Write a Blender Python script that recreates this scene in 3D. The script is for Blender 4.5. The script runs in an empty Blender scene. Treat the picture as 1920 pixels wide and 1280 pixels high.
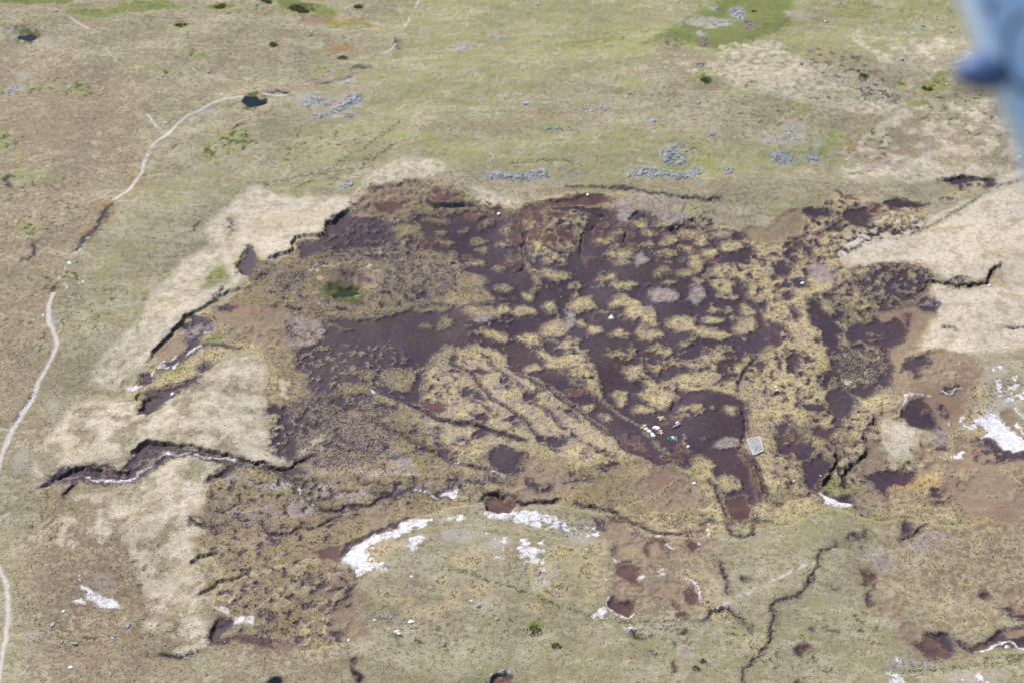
import bpy, math, random
import numpy as np
from mathutils import Vector, Matrix
random.seed(7); RNG = np.random.default_rng(11)
C = bpy.context.scene.collection
sc = bpy.context.scene
R = math.radians

# ------------------------------------------------------------------ camera
PITCH, DIST, HF = R(40), 780.0, R(28)
FW = np.array([0, math.cos(PITCH), -math.sin(PITCH)])
UP = np.array([0, math.sin(PITCH), math.cos(PITCH)])
RT = np.array([1.0, 0, 0])
CAM = -FW * DIST
cd = bpy.data.cameras.new('camera'); cam = bpy.data.objects.new('camera', cd); C.objects.link(cam)
cam.location = CAM; cam.rotation_euler = (R(90) - PITCH, 0, 0)
cd.sensor_width = 36; cd.lens = 18 / math.tan(HF / 2); cd.clip_start = 0.3; cd.clip_end = 12000
cd.dof.use_dof = True; cd.dof.focus_distance = DIST; cd.dof.aperture_fstop = 2.6
sc.camera = cam
# ------------------------------------------------------------------ sky, sun, exposure
SUN_AZ, SUN_EL = R(-40), R(44)          # azimuth from +Y towards +X
w = bpy.data.worlds.new('World'); sc.world = w; w.use_nodes = True
nt = w.node_tree; nt.nodes.clear()
sk = nt.nodes.new('ShaderNodeTexSky'); sk.sky_type = 'NISHITA'; sk.sun_disc = False
sk.sun_elevation = SUN_EL; sk.sun_rotation = SUN_AZ; sk.altitude = 500; sk.air_density = 1.0; sk.dust_density = 1.0
bg = nt.nodes.new('ShaderNodeBackground'); bg.inputs[1].default_value = 0.15
wo = nt.nodes.new('ShaderNodeOutputWorld')
nt.links.new(sk.outputs[0], bg.inputs[0]); nt.links.new(bg.outputs[0], wo.inputs[0])
sl = bpy.data.lights.new('sun', 'SUN'); sl.energy = 4.4; sl.angle = R(0.53); sl.color = (1.0, 0.955, 0.89)
so = bpy.data.objects.new('sun', sl); C.objects.link(so)
sd = Vector((math.sin(SUN_AZ) * math.cos(SUN_EL), math.cos(SUN_AZ) * math.cos(SUN_EL), math.sin(SUN_EL)))
so.rotation_euler = sd.to_track_quat('Z', 'Y').to_euler()
vs = sc.view_settings; vs.view_transform = 'Standard'; vs.look = 'None'; vs.gamma = 1; vs.use_curve_mapping = False
vs.exposure = 0.34

# ------------------------------------------------------------------ helpers
def s2l(r, g, b, k=1.0):
    f = lambda c: (c / 12.92 if c <= 0.04045 else ((c + 0.055) / 1.055) ** 2.4)
    return tuple(min(1, f(v / 255) * k) for v in (r, g, b))
def tag(o, label=None, cat=None, group=None, kind=None):
    if label: o['label'] = label
    if cat: o['category'] = cat
    if group: o['group'] = group
    if kind: o['kind'] = kind
    return o
_perm = np.random.default_rng(3).permutation(4096).astype(np.int32)
_ang = np.random.default_rng(4).random(4096) * 2 * np.pi
_gx = np.cos(_ang).astype(np.float32); _gy = np.sin(_ang).astype(np.float32)
def perlin(x, y, wl, seed=0):
    x = (x / wl + seed * 17.31).astype(np.float32); y = (y / wl + seed * 9.73).astype(np.float32)
    xi = np.floor(x).astype(np.int32); yi = np.floor(y).astype(np.int32)
    fx = x - xi; fy = y - yi
    ux = fx * fx * fx * (fx * (fx * 6 - 15) + 10); uy = fy * fy * fy * (fy * (fy * 6 - 15) + 10)
    def g(ix, iy, dx, dy):
        h = _perm[(_perm[ix & 4095] + iy) & 4095]
        return _gx[h] * dx + _gy[h] * dy
    a = g(xi, yi, fx, fy); b = g(xi + 1, yi, fx - 1, fy)
    c = g(xi, yi + 1, fx, fy - 1); d = g(xi + 1, yi + 1, fx - 1, fy - 1)
    return ((a + ux * (b - a)) * (1 - uy) + (c + ux * (d - c)) * uy) * 1.5
def sstep(a, b, x):
    t = np.clip((x - a) / (b - a), 0, 1); return t * t * (3 - 2 * t)

# ------------------------------------------------------------------ broad relief of the moor
def macro(x, y):
    x = np.asarray(x, float); y = np.asarray(y, float)
    def g(a, cx, cy, sx, sy): return a * np.exp(-((x - cx) / sx) ** 2 - ((y - cy) / sy) ** 2)
    z = g(7, 40, 150, 120, 60) + g(4, 125, 190, 55, 40) + g(3, -10, -120, 60, 35) + g(3, 100, 95, 40, 18)
    z = z + g(2.5, -60, 90, 40, 22) + g(-2.2, 10, 10, 110, 45) + g(2, -150, 30, 60, 80)
    z = z + 0.5 * np.sin(x / 23 + y / 37) * np.sin(y / 19 - x / 51 + 1)
    return z
def at(px, py):
    """point of the moor seen at photo pixel (px, py) of 1920x1280"""
    px = np.asarray(px, float); py = np.asarray(py, float)
    k = math.tan(HF / 2) / 960
    dx = (px - 960) * k; du = (640 - py) * k
    ry = FW[1] + UP[1] * du; rz = FW[2] + UP[2] * du
    z = np.zeros_like(px)
    for _ in range(8):
        t = (z - CAM[2]) / rz
        X = CAM[0] + dx * t; Y = CAM[1] + ry * t
        z = 0.5 * z + 0.5 * macro(X, Y) if _ < 2 else macro(X, Y)
    return X, Y

# ------------------------------------------------------------------ graded grid of the terrain
xs = np.arange(-256, 256.1, 0.48)
ext = []; v, st = 256.0, 0.8
while v < 5200: v += st; st *= 1.28; ext.append(v)
ext = np.array(ext); xs = np.concatenate([-ext[::-1], xs, ext])
ys = [-186.0]
while ys[-1] < 268: ys.append(ys[-1] + 0.46 + 0.42 * (ys[-1] + 186) / 454)
lo = []; v, st = -186.0, 0.8
while v > -5200: v -= st; st *= 1.28; lo.append(v)
hi = []; v, st = ys[-1], 1.0
while v < 6500: v += st; st *= 1.28; hi.append(v)
ys = np.array(lo[::-1] + ys + hi)
NX, NY = len(xs), len(ys)
X, Y = np.meshgrid(xs, ys); X = X.astype(np.float32); Y = Y.astype(np.float32)
WX = X + 1.1 * perlin(X, Y, 7, 1) + 0.9 * perlin(X, Y, 2.6, 2) + 0.35 * perlin(X, Y, 1.3, 3)
WY = Y + 1.1 * perlin(X, Y, 7, 4) + 0.9 * perlin(X, Y, 2.6, 5) + 0.35 * perlin(X, Y, 1.3, 6)
N3 = perlin(X, Y, 3.2, 7) + 0.5 * perlin(X, Y, 1.5, 8)
_u = .78 * X - .62 * Y; _v = .62 * X + .78 * Y
NR = 1 - np.abs(perlin(_u / 2.6, _v, 5.5, 13) + .35 * perlin(X, Y, 2.6, 14)) * 2.2      # branching runnels running down the basin
ND = 1 - np.abs(perlin(X, Y, 7.5, 15) + .4 * perlin(X, Y, 3, 16)) * 2.2
N8 = perlin(X, Y, 9, 9) + 0.6 * perlin(X, Y, 4, 10) + 0.3 * perlin(X, Y, 2, 11)
CL = ['pale', 'moss', 'mud', 'red', 'peat', 'heather', 'mauve', 'white', 'stone', 'path', 'lush']
F = {c: np.full(X.shape, -4.0, np.float32) for c in CL}
WT = {c: np.zeros(X.shape, np.float32) for c in ('green', 'brown', 'ochre', 'wetgreen', 'grey', 'umber')}
H = np.zeros(X.shape, np.float32)

def region(px, py, m):
    i0 = max(0, np.searchsorted(xs, px.min() - m)); i1 = min(NX, np.searchsorted(xs, px.max() + m))
    j0 = max(0, np.searchsorted(ys, py.min() - m)); j1 = min(NY, np.searchsorted(ys, py.max() + m))
    return slice(j0, j1), slice(i0, i1)
def sdpoly(pts, m=7.0, warp=1.0):
    a = np.array(pts, float); px, py = at(a[:, 0], a[:, 1])
    sl_ = region(px, py, m)
    x = X[sl_] + (WX[sl_] - X[sl_]) * warp; y = Y[sl_] + (WY[sl_] - Y[sl_]) * warp
    d2 = np.full(x.shape, 1e9, np.float32); ins = np.zeros(x.shape, bool)
    n = len(px)
    for i in range(n):
        x0, y0, x1, y1 = px[i], py[i], px[(i + 1) % n], py[(i + 1) % n]
        ex, ey = x1 - x0, y1 - y0; L = ex * ex + ey * ey + 1e-9
        t = np.clip(((x - x0) * ex + (y - y0) * ey) / L, 0, 1)
        d2 = np.minimum(d2, (x - x0 - t * ex) ** 2 + (y - y0 - t * ey) ** 2)
        if y0 != y1:
            c = ((y0 > y) != (y1 > y)) & (x < ex * (y - y0) / (y1 - y0) + x0); ins ^= c
    d = np.sqrt(d2); return sl_, np.where(ins, d, -d)
def sdline(pts, m=7.0, warp=1.0):
    a = np.array(pts, float); px, py = at(a[:, 0], a[:, 1])
    sl_ = region(px, py, m)
    x = X[sl_] + (WX[sl_] - X[sl_]) * warp; y = Y[sl_] + (WY[sl_] - Y[sl_]) * warp
    d = np.full(x.shape, 1e9, np.float32); side = np.zeros(x.shape, np.float32); arc = np.zeros(x.shape, np.float32)
    acc = 0
    for i in range(len(px) - 1):
        x0, y0, x1, y1 = px[i], py[i], px[i + 1], py[i + 1]
        ex, ey = x1 - x0, y1 - y0; L = math.hypot(ex, ey) + 1e-9
        tr = ((x - x0) * ex + (y - y0) * ey) / L / L; t = np.clip(tr, 0, 1)
        dd = np.hypot(x - x0 - t * ex, y - y0 - t * ey)
        b = dd < d; d = np.where(b, dd, d)
        side = np.where(b, ((x - x0) * ey - (y - y0) * ex) / L, side)   # >0: right of travel
        arc = np.where(b, acc + t * L, arc); acc += L
    return sl_, d, side, arc, acc
def blob(cx, cy, rx, ry, n=14, jit=0.22):
    rr = random.Random(int(cx * 7 + cy * 13)); ph = rr.random() * 6.28
    o = []
    for i in range(n):
        a = 2 * math.pi * i / n
        k = 1 + jit * (0.6 * math.sin(2 * a + ph) + 0.5 * math.sin(3 * a + 2 * ph) + rr.uniform(-.5, .5))
        o.append((cx + rx * k * math.cos(a), cy + ry * k * math.sin(a)))
    return o
def paint(c, s, sl_):
    for d in CL:
        if d != c: F[d][sl_] = np.minimum(F[d][sl_], -s)
    if c != 'none': F[c][sl_] = np.maximum(F[c][sl_], s)
def P(c, pts, mos=None, sc_=None, grow=0.0):
    sl_, s = sdpoly(pts); s = s + grow
    if mos is not None:
        n = {3: N3, 8: N8, 'r': NR, 'd': ND}[sc_][sl_]
        s = np.minimum(s, (n * (3.0 if sc_ == 3 else 4.0) + mos))
    paint(c, s, sl_)
def E(c, cx, cy, rx, ry, mos=None, sc_=None): P(c, blob(cx, cy, rx, ry), mos, sc_)
def S(c, pts, wpx, warp=1.0, mos=None):
    """stroke wpx photo pixels wide"""
    sl_, d, side, arc, L = sdline(pts, warp=warp)
    hw = wpx * 0.1
    s = hw * np.clip(0.25 + np.minimum(arc, L - arc) / (3 * hw + 1), 0, 1) - d
    if mos is not None: s = np.minimum(s, N3[sl_] * 2.5 + mos)
    paint(c, s, sl_)
def W(c, pts, k=1.0, soft=4.0):
    if len(pts) == 4 and not hasattr(pts[0], '__len__'): pts = blob(*pts)
    sl_, s = sdpoly(pts, m=soft + 3)
    WT[c][sl_] = np.maximum(WT[c][sl_], k * sstep(-soft, soft, s))
def scarp(pts, drop=1.2, L=10.0, warp=1.0):
    """ground falls away to the right of the line, recovering over L metres"""
    sl_, d, side, arc, T = sdline(pts, m=L * 2.2 + 3, warp=warp)
    e = sstep(0, min(6, T * .25), arc) * sstep(0, min(6, T * .25), T - arc)
    sd_ = np.where(side > 0, d, -d)
    H[sl_] -= 0.72 * drop * e * sstep(-0.35, 0.35, sd_) * np.exp(-np.maximum(sd_, 0) / L)
def cut(pts, depth=0.8, edge=1.0, warp=1.0):
    if len(pts) == 4 and not hasattr(pts[0], '__len__'): pts = blob(*pts)
    sl_, s = sdpoly(pts, m=edge + 2, warp=warp)
    H[sl_] -= depth * sstep(0, edge, s)
def gully(pts, wpx=5, depth=0.9, cls='peat', warp=1.0):
    sl_, d, side, arc, T = sdline(pts, warp=warp)
    hw = wpx * 0.1; e = np.clip(np.minimum(arc, T - arc) / 4 + .15, 0, 1)
    H[sl_] -= .9 * depth * e * (1 - sstep(hw * 0.4, hw * 1.2, d))
    if cls: paint(cls, .95 * hw * (0.3 + .7 * e) - d, sl_)
# ------------------------------------------------------------------ what grows and lies where (photo pixels -> ground)
# soft tints of the sward
W('umber', [(440,480),(640,390),(700,340),(860,345),(980,400),(1000,520),(900,600),(900,640),(800,700),(780,780),(860,860),(900,920),(780,960),(680,1000),(640,1060),(670,1120),(660,1220),(480,1230),(380,1130),(350,1030),(380,900),(520,880),(560,800),(500,700),(480,640),(380,600)], .85, 10)
W('umber', [(980,390),(1160,380),(1320,420),(1300,520),(1140,560),(1000,540)], .5, 12)
W('umber', [(780,860),(960,840),(1100,880),(1300,900),(1340,990),(1180,980),(1000,940),(800,960)], .6, 10)
W('umber', [(1560,500),(1740,500),(1740,640),(1660,740),(1560,720)], .6, 10); W('umber', [(1440,780),(1560,790),(1640,860),(1760,900),(1960,880),(1960,1180),(1700,1100),(1600,980),(1460,940)], .6, 14)
W('umber', [(1120,990),(1340,1000),(1340,1150),(1130,1160)], .6, 10); W('umber', [(1680,1150),(1960,1150),(1960,1230),(1720,1240)], .5, 10)
W('umber', [(90,930),(260,930),(290,1060),(340,1140),(330,1230),(80,1240)], .5, 14)
BIG = [(-200, -150), (2100, -150), (2100, 1450), (-200, 1450)]
W('brown', [(-300,100),(60,90),(200,110),(330,150),(300,200),(260,300),(200,400),(180,600),(160,760),(60,900),(-300,950)], .55, 22)
W('brown', [(180,60),(500,60),(560,110),(440,160),(300,240),(200,200)], .25, 12)
W('brown', [(60,880),(250,930),(320,1060),(330,1180),(400,1300),(60,1320),(20,1100)], .65, 14)
W('brown', [(160,740),(400,700),(480,700),(500,860),(330,830),(150,870),(60,890),(80,820)], .35, 8)
W('brown', [(420,880),(560,900),(640,1000),(660,1200),(600,1320),(380,1300),(380,1130),(350,1020)], .5, 10)
W('brown', [(1370,400),(1500,330),(1620,360),(1740,380),(1640,340),(1500,320),(1330,400),(1340,430)], .4, 10)
W('brown', [(1760,880),(2000,840),(2000,1180),(1900,1180),(1600,1100),(1640,1000)], .5, 14)
W('brown', [(1560,230),(1700,200),(1900,230),(2000,310),(1700,330),(1560,300)], .45, 14)
W('brown', [(1140,1000),(1340,1000),(1340,1140),(1140,1160)], .6, 8)
W('brown', [(930,860),(1180,860),(1300,910),(1340,1000),(1180,960),(960,930)], .6, 8)
W('green', [(700,-60),(1960,-60),(1900,60),(1560,150),(1240,110),(1000,200),(760,240),(640,300),(560,330),(480,340),(560,240),(700,120)], .46, 30)
W('green', [(840,250),(1160,230),(1400,260),(1580,300),(1500,330),(1200,340),(880,330),(800,300)], .45, 14)
W('green', [(480,290),(620,300),(760,240),(830,260),(860,300),(700,310),(600,350),(520,360),(420,350),(300,480),(240,600),(180,690),(140,740),(60,880),(0,1000),(-60,1200),(40,1290),(30,1020),(120,790),(110,640),(130,520),(280,330)], .26, 12)
W('green', [(1040,1010),(1140,1010),(1140,1120),(1000,1120)], .3, 8)
W('green', [(1330,1140),(1560,1060),(1680,1180),(1800,1240),(1920,1240),(1960,1320),(700,1320),(760,1240),(1000,1170)], .26, 18)
W('green', [(1360,1000),(1560,950),(1720,960),(1700,990),(1560,1020),(1380,1030)], .3, 6)
W('green', [(1380,620),(1440,600),(1540,660),(1540,760),(1440,740)], .15, 8)
for e in [(60,2,90,10,1),(165,22,55,9,.9),(270,12,80,12,.9),(415,12,28,9,1),(560,12,45,16,1),(605,30,30,18,.9),(655,48,55,9,.8),(840,88,45,13,.6),(340,47,22,9,.8),(370,103,45,8,.6),(285,130,45,8,.5),
          (600,100,14,6,.8),(603,124,14,7,.9),(512,150,16,7,.9),(640,105,12,8,.6),(445,265,35,24,.7),(395,290,20,26,.6),(30,290,12,12,.6),(55,432,20,16,.7),(100,160,60,8,.4),(150,172,30,14,.5),
          (5,265,18,22,.6),(405,515,30,16,.8),(230,575,20,18,.4),(170,405,40,20,.0),(75,335,40,14,.5),(30,330,30,12,.6),(520,35,20,10,.4),(680,170,40,12,.0),
          (1040,88,40,9,.6),(1090,70,70,8,.6),(1180,60,50,14,.6),(1150,80,30,14,.5),(1110,120,90,10,.4),(1190,100,25,14,.6),(1030,240,36,13,.7),(1175,250,30,15,.6),(1180,160,35,18,.5),
          (1100,180,40,8,.5),(1250,210,30,8,.5),(1270,270,60,28,.5),(1310,325,60,10,.5),(1325,140,22,20,.8),(1400,175,18,8,.6),(1410,20,70,26,1),(1330,50,60,26,1),(1290,70,50,18,.8),(1470,60,50,30,.6),
          (1600,15,50,18,.7),(1730,15,60,22,.6),(1700,45,40,14,.5),(1755,160,30,20,.8),(1690,155,14,9,.8),(1620,145,14,9,.7),(1560,130,25,14,.4),(1720,190,30,6,.8),(1560,260,36,20,.7),(1500,200,20,12,.5),(1500,210,16,10,.7),
          (1770,100,40,8,.5),(1740,75,40,10,.3),(1690,115,20,10,.5),(1590,305,30,12,.5),(960,60,90,12,.25),(1020,30,120,10,.25),(920,20,60,10,.35),(960,180,50,5,.35),(1000,215,60,5,.35),(700,255,70,14,.5),(790,260,50,14,.6),(850,280,60,18,.5),
          (740,225,30,12,.4),(640,300,40,18,.45),(560,350,90,8,.4),(820,305,30,8,.5),(1140,45,30,6,.3),(870,170,12,6,.5),(930,180,30,4,.6),(1370,170,20,8,.5),
          (960,330,80,8,.4),(1000,325,60,9,.7),(1120,352,60,6,.4),(1290,400,8,14,.6),(1320,390,20,5,.5),(1465,395,30,12,.4),(640,345,40,10,.6),(560,362,40,6,.6),
          (1560,965,40,10,.8),(1640,985,30,14,.5),(1560,912,16,20,.9),(1590,925,26,12,.9),(1500,990,60,10,.4),(1520,1000,40,8,.4),(1400,990,30,8,.6),(1090,950,40,6,.6),(1180,980,60,8,.4),(1110,885,30,6,.5),
          (1000,1190,30,6,.3),(1005,1170,22,14,.9),(1022,1185,12,6,.9),(1043,1210,10,5,1),(970,1150,30,10,.3),(960,1160,10,16,.5),(1440,1240,60,30,.3),(1900,1230,60,8,.5),(1010,1110,30,14,.5),(895,1020,50,14,.3),(930,1250,30,12,.5),
          (560,1060,40,10,.5),(420,1070,30,12,.5),(470,1040,30,12,.3),(540,1180,40,8,.5),(340,1140,30,10,.5),(480,1185,20,6,.5),(640,920,16,10,.5),(400,640,18,10,.9),(330,690,40,14,.6),(80,740,20,10,.4)]:
    if e[4] > 0: W('green', blob(*e[:4]), e[4], 2.5)
for e in [(250,330,14,40),(200,400,18,30),(165,440,14,22),(100,540,10,16),(640,40,40,10)]: W('ochre', blob(*e), .5, 3)
for e in [(590,40,22,9),(693,50,14,8),(1600,275,18,8),(1755,168,24,3),(640,88,40,8),(610,725,14,8),(640,700,30,10),(540,800,16,7),(640,860,60,6),(525,1150,60,8),(620,1150,24,10),(545,1025,14,6),(1480,420,30,20),(1640,1130,10,10),(960,1130,0,0),
          (1720,900,60,16),(1680,905,30,12),(1700,530,0,0),(640,925,40,5),(310,660,18,10),(1870,980,50,20),(1090,930,60,10),(1250,690,30,16),(1150,670,16,8)]:
    if e[2]: W('ochre', blob(*e), .55, 3)
for e in [(85,72,16,10),(40,135,20,6),(30,163,22,8),(400,210,30,6),(575,190,30,12),(650,190,30,12),(610,215,40,8),(180,380,0,0),(350,500,0,0),(310,530,12,5),(100,600,10,14),(300,545,10,14),(240,570,40,6),(95,750,12,20),(40,870,16,24),(60,1190,20,10),(60,1220,16,8),
          (870,1000,60,14),(930,1015,30,18),(930,1045,14,6),(1020,1090,20,16),(1090,1000,30,12),(520,905,30,10),(600,910,30,8),(690,890,30,8),(760,890,40,6),(1180,1200,0,0),(1230,1180,10,6),(1720,1245,30,8),(1690,1240,24,8),(1820,1270,60,14),(1860,700,40,16),(1880,760,40,20),(1740,352,20,6),(1030,340,50,4),(700,260,0,0),(1330,40,40,14),(1500,30,30,8),(860,88,30,8),(1470,265,50,14)]:
    if e[2]: W('grey', blob(*e), .6, 2.5)

W('green', [(1170,100),(1240,60),(1300,20),(1370,-20),(1500,-20),(1490,50),(1410,85),(1350,98),(1260,78)], 1.15, 8)
W('green', [(1000,92),(1080,70),(1180,55),(1190,75),(1100,95),(1020,100)], .75, 5); W('green', [(1100,60),(1200,40),(1240,60),(1180,120),(1130,110)], .55, 6)
W('green', [(1235,300),(1300,262),(1340,300),(1400,310),(1380,330),(1180,335)], .7, 4); W('green', [(1430,280),(1460,240),(1530,235),(1570,260),(1560,300),(1500,315),(1440,312)], .6, 4)
W('brown', [(1230,70),(1290,85),(1330,110),(1320,150),(1260,130),(1220,95)], .6, 6); W('brown', [(1440,60),(1560,90),(1640,130),(1560,140),(1470,100)], .5, 8)
# pale bleached grass
P('pale', [(480,348),(512,360),(545,366),(590,368),(640,364),(668,372),(655,384),(635,398),(612,417),(612,438),(580,442),(552,444),(545,470),(525,480),(492,493),(470,462),(450,480),(442,495),(465,520),(430,540),(410,552),(385,567),(365,582),(340,595),(335,617),(312,627),(300,645),(282,667),(265,682),(225,707),(215,722),(165,715),(195,660),(222,638),(245,615),(272,595),(277,565),(295,545),(312,532),(325,507),(345,482),(367,470),(395,455),(385,427),(397,410),(420,392),(445,370)])
P('none', [(230,720),(330,560),(440,500),(400,460),(240,600),(150,715)], -.9, 3)
P('none', [(425,410),(445,420),(432,470),(420,440)], -.3, 3)
P('none', [(382,520),(412,488),(432,505),(428,528),(400,535),(375,545)])
P('pale', [(100,805),(130,765),(160,748),(235,742),(258,772),(300,757),(400,690),(440,670),(490,665),(500,700),(488,740),(500,770),(500,800),(530,830),(545,860),(500,868),(440,850),(400,843),(330,831),(285,822),(265,830),(235,860),(220,880),(150,875),(120,882),(70,900),(60,885),(80,850)], .5, 8)
P('pale', [(300,870),(320,856),(380,858),(402,880),(380,900),(385,930),(375,960),(360,975),(390,1000),(365,1020),(355,1060),(375,1080),(375,1130),(360,1150),(290,1140),(270,1100),(230,1000),(250,940),(270,900)], .4, 8)
P('pale', [(120,935),(230,925),(250,960),(200,1040),(110,1020)], -.2, 8)
P('pale', [(270,1160),(380,1150),(390,1200),(350,1225),(290,1200)], -.3, 8)
P('pale', [(678,345),(700,325),(725,310),(760,297),(800,298),(832,306),(832,320),(800,330),(760,335),(725,345),(690,352)], 1.2, 3)
P('pale', [(878,345),(905,350),(945,366),(975,374),(970,388),(930,386),(895,375)], 1, 3)
P('pale', [(672,350),(690,345),(690,358),(660,372)], .5, 3)
P('pale', [(2000,305),(1880,322),(1850,362),(1760,395),(1690,427),(1630,432),(1590,452),(1560,470),(1580,500),(1650,500),(1700,492),(1740,500),(1760,517),(1780,528),(1810,522),(1850,525),(1870,500),(1884,510),(1892,538),(1870,536),(1840,542),(1800,546),(1745,536),(1742,560),(1760,572),(1755,590),(1738,612),(1725,640),(1698,662),(1712,670),(1745,658),(1765,650),(1790,668),(1820,665),(1870,658),(2000,640)])
P('pale', [(1700,200),(1900,180),(2000,200),(2000,300),(1850,330),(1650,340),(1560,330),(1620,260)], -.9, 8)
P('pale', [(1640,320),(1760,310),(1880,318),(1800,330),(1700,345)], .3, 3)
P('pale', [(1350,85),(1450,75),(1500,105),(1560,130),(1640,150),(1700,190),(1640,215),(1560,200),(1500,190),(1440,170),(1360,150)], -.1, 3)
P('pale', [(1600,70),(1720,70),(1800,60),(1830,110),(1760,140),(1650,120)], -1.2, 8)
P('pale', [(1270,120),(1350,110),(1350,140),(1290,135)], -.4, 3)

# the bog basin: yellow-brown moss and sedge over peat
P('moss', [(690,350),(740,338),(800,340),(850,352),(880,362),(900,377),(930,390),(975,390),(985,380),(1040,372),(1090,360),(1130,362),(1180,366),(1240,372),(1290,380),(1310,395),(1320,412),(1370,432),(1420,442),(1450,455),(1460,445),(1500,440),(1510,410),(1505,395),(1540,395),(1560,370),(1590,362),(1650,378),(1720,373),(1745,385),(1740,400),(1700,430),(1660,435),(1620,430),(1580,445),(1565,480),(1590,502),(1650,497),(1720,495),(1750,520),(1745,540),(1740,570),(1755,580),(1750,600),(1730,620),(1720,650),(1700,665),(1760,650),(1830,680),(1840,720),(1860,760),(1900,850),(1960,860),(1960,960),(1800,990),(1700,975),(1620,975),(1560,950),(1480,985),(1380,985),(1300,1010),(1200,1000),(1150,960),(1000,940),(940,930),(880,940),(800,960),(700,1000),(640,1040),(560,1050),(430,1090),(390,1030),(360,1010),(390,990),(370,970),(385,930),(400,880),(440,862),(500,877),(550,882),(555,860),(530,830),(500,800),(500,760),(490,735),(505,700),(495,660),(470,655),(440,660),(400,690),(300,755),(265,770),(255,750),(240,722),(300,672),(340,612),(380,590),(440,548),(470,530),(450,510),(440,490),(470,460),(490,493),(530,487),(550,472),(560,447),(612,442),(615,417),(640,402),(660,385)])
P('moss', [(420,1080),(560,1040),(640,1060),(640,1110),(600,1180),(640,1210),(560,1220),(480,1180),(400,1140)], .3, 8)
P('moss', [(1000,1020),(1130,1010),(1130,1120),(1000,1120)], -.6, 8)
P('moss', [(1300,1040),(1340,1100),(1350,1140),(1440,1180),(1420,1220),(1300,1150),(1280,1050)], -.5, 8)
P('moss', [(1640,1000),(1900,980),(1960,1040),(1960,1160),(1800,1180),(1660,1120)], -1.7, 3)
P('mauve', [(480,760),(560,880),(640,890),(780,880),(800,850),(700,800),(640,780)], -1.0, 8)
P('mauve', [(420,880),(560,920),(780,920),(840,900),(640,960),(500,1010),(440,980)], -1.2, 8)
# generic dark mottling inside the basin
P('peat', [(1040,560),(1200,560),(1400,560),(1440,640),(1420,700),(1340,720),(1200,700),(1080,680),(1000,650)], -.1, 8)
P('peat', [(1330,500),(1400,495),(1440,560),(1480,640),(1540,700),(1500,760),(1440,720),(1400,600)], -1.5, 3)
P('heather', [(480,500),(560,470),(720,450),(850,460),(900,520),(900,570),(800,590),(600,600),(500,560)], -.9, 3)

# runnels and stipple of bare peat threading the moss
P('peat', [(780,650),(960,690),(1100,780),(1160,850),(960,840),(820,830),(700,770)], -2.0, 8)
P('mauve', [(800,660),(960,690),(1100,780),(1160,850),(960,840),(820,830),(720,770)], -1.3, 3)
P('peat', [(400,880),(560,900),(640,920),(560,1000),(480,1080),(390,1040)], -1.8, 3)
P('peat', [(420,1090),(560,1050),(660,1070),(650,1200),(500,1220),(400,1150)], -1.5, 3)
P('peat', [(500,760),(560,740),(760,760),(840,840),(700,870),(560,880),(510,840)], -1.2, 8)
P('peat', [(720,690),(800,660),(900,690),(900,740),(820,760),(760,740)], -1.6, 3)
P('peat', [(690,345),(860,350),(960,400),(1000,520),(900,600),(740,590),(560,590),(480,560),(620,480),(760,460),(640,400)], -1.6, 3)
P('peat', [(1000,380),(1320,400),(1430,460),(1420,560),(1300,640),(1000,640)], -1.3, 3)
P('peat', [(1560,500),(1740,500),(1740,560),(1640,640),(1560,620)], -1.2, 3)
P('peat', [(1440,780),(1560,760),(1700,780),(1740,860),(1600,960),(1460,920)], -1.6, 3)
P('peat', [(1560,380),(1720,380),(1720,430),(1520,500),(1460,480)], -1.0, 3)

P('peat', [(1000,640),(1200,650),(1400,640),(1540,700),(1540,760),(1440,740),(1380,720),(1260,735),(1100,720)], -1.5, 3)
P('peat', [(430,870),(560,900),(760,900),(900,900),(880,930),(700,950),(560,1040),(440,1080),(390,1000)], -1.7, 3)
P('peat', [(1400,500),(1460,470),(1560,520),(1600,640),(1560,720),(1470,700),(1430,620)], -2.0, 8)
# upper-left of the basin
P('peat', [(615,437),(617,412),(640,396),(700,393),(722,405),(732,415),(760,412),(790,418),(760,430),(740,440),(740,452),(710,458),(700,462),(660,466),(640,472),(620,472),(600,460),(590,454),(600,445)])
P('peat', [(563,455),(585,450),(603,455),(612,470),(590,477),(575,487),(562,485),(558,470)])
P('red', [(700,378),(735,370),(760,376),(758,388),(735,398),(712,392)])
P('mud', [(655,392),(690,388),(715,398),(690,406),(660,402)])
P('mud', [(700,345),(760,340),(790,345),(770,360),(720,365)], .3, 3)
P('red', [(795,362),(815,352),(840,355),(852,366),(845,374),(810,372)])
P('peat', [(800,371),(830,376),(880,376),(900,384),(870,388),(842,388),(822,382),(803,377)])
P('mud', [(680,355),(800,345),(850,350),(830,365),(760,370),(700,372)], -.5, 3)
P('peat', [(770,408),(800,402),(850,398),(900,392),(930,398),(960,400),(990,420),(985,470),(978,520),(987,545),(970,567),(930,562),(907,545),(918,528),(905,520),(870,510),(855,478),(830,473),(805,472),(778,468),(790,450),(800,440),(790,425)])
P('peat', [(720,405),(760,400),(800,400),(800,415),(760,420)], .3, 3)
P('peat', [(740,455),(770,440),(790,450),(775,468),(740,475),(650,478),(600,485),(620,472),(700,466)], .3, 3)
for e in [(897,447,16,7),(905,465,12,8),(893,492,19,8),(830,437,11,7),(840,457,14,7),(852,478,12,6),(950,430,13,10),(945,455,10,6),(935,502,12,6),(945,545,15,8),(915,415,13,5),(870,430,8,4),(865,500,10,4),(900,400,10,4),(958,480,8,5)]: E('moss', *e)
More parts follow.
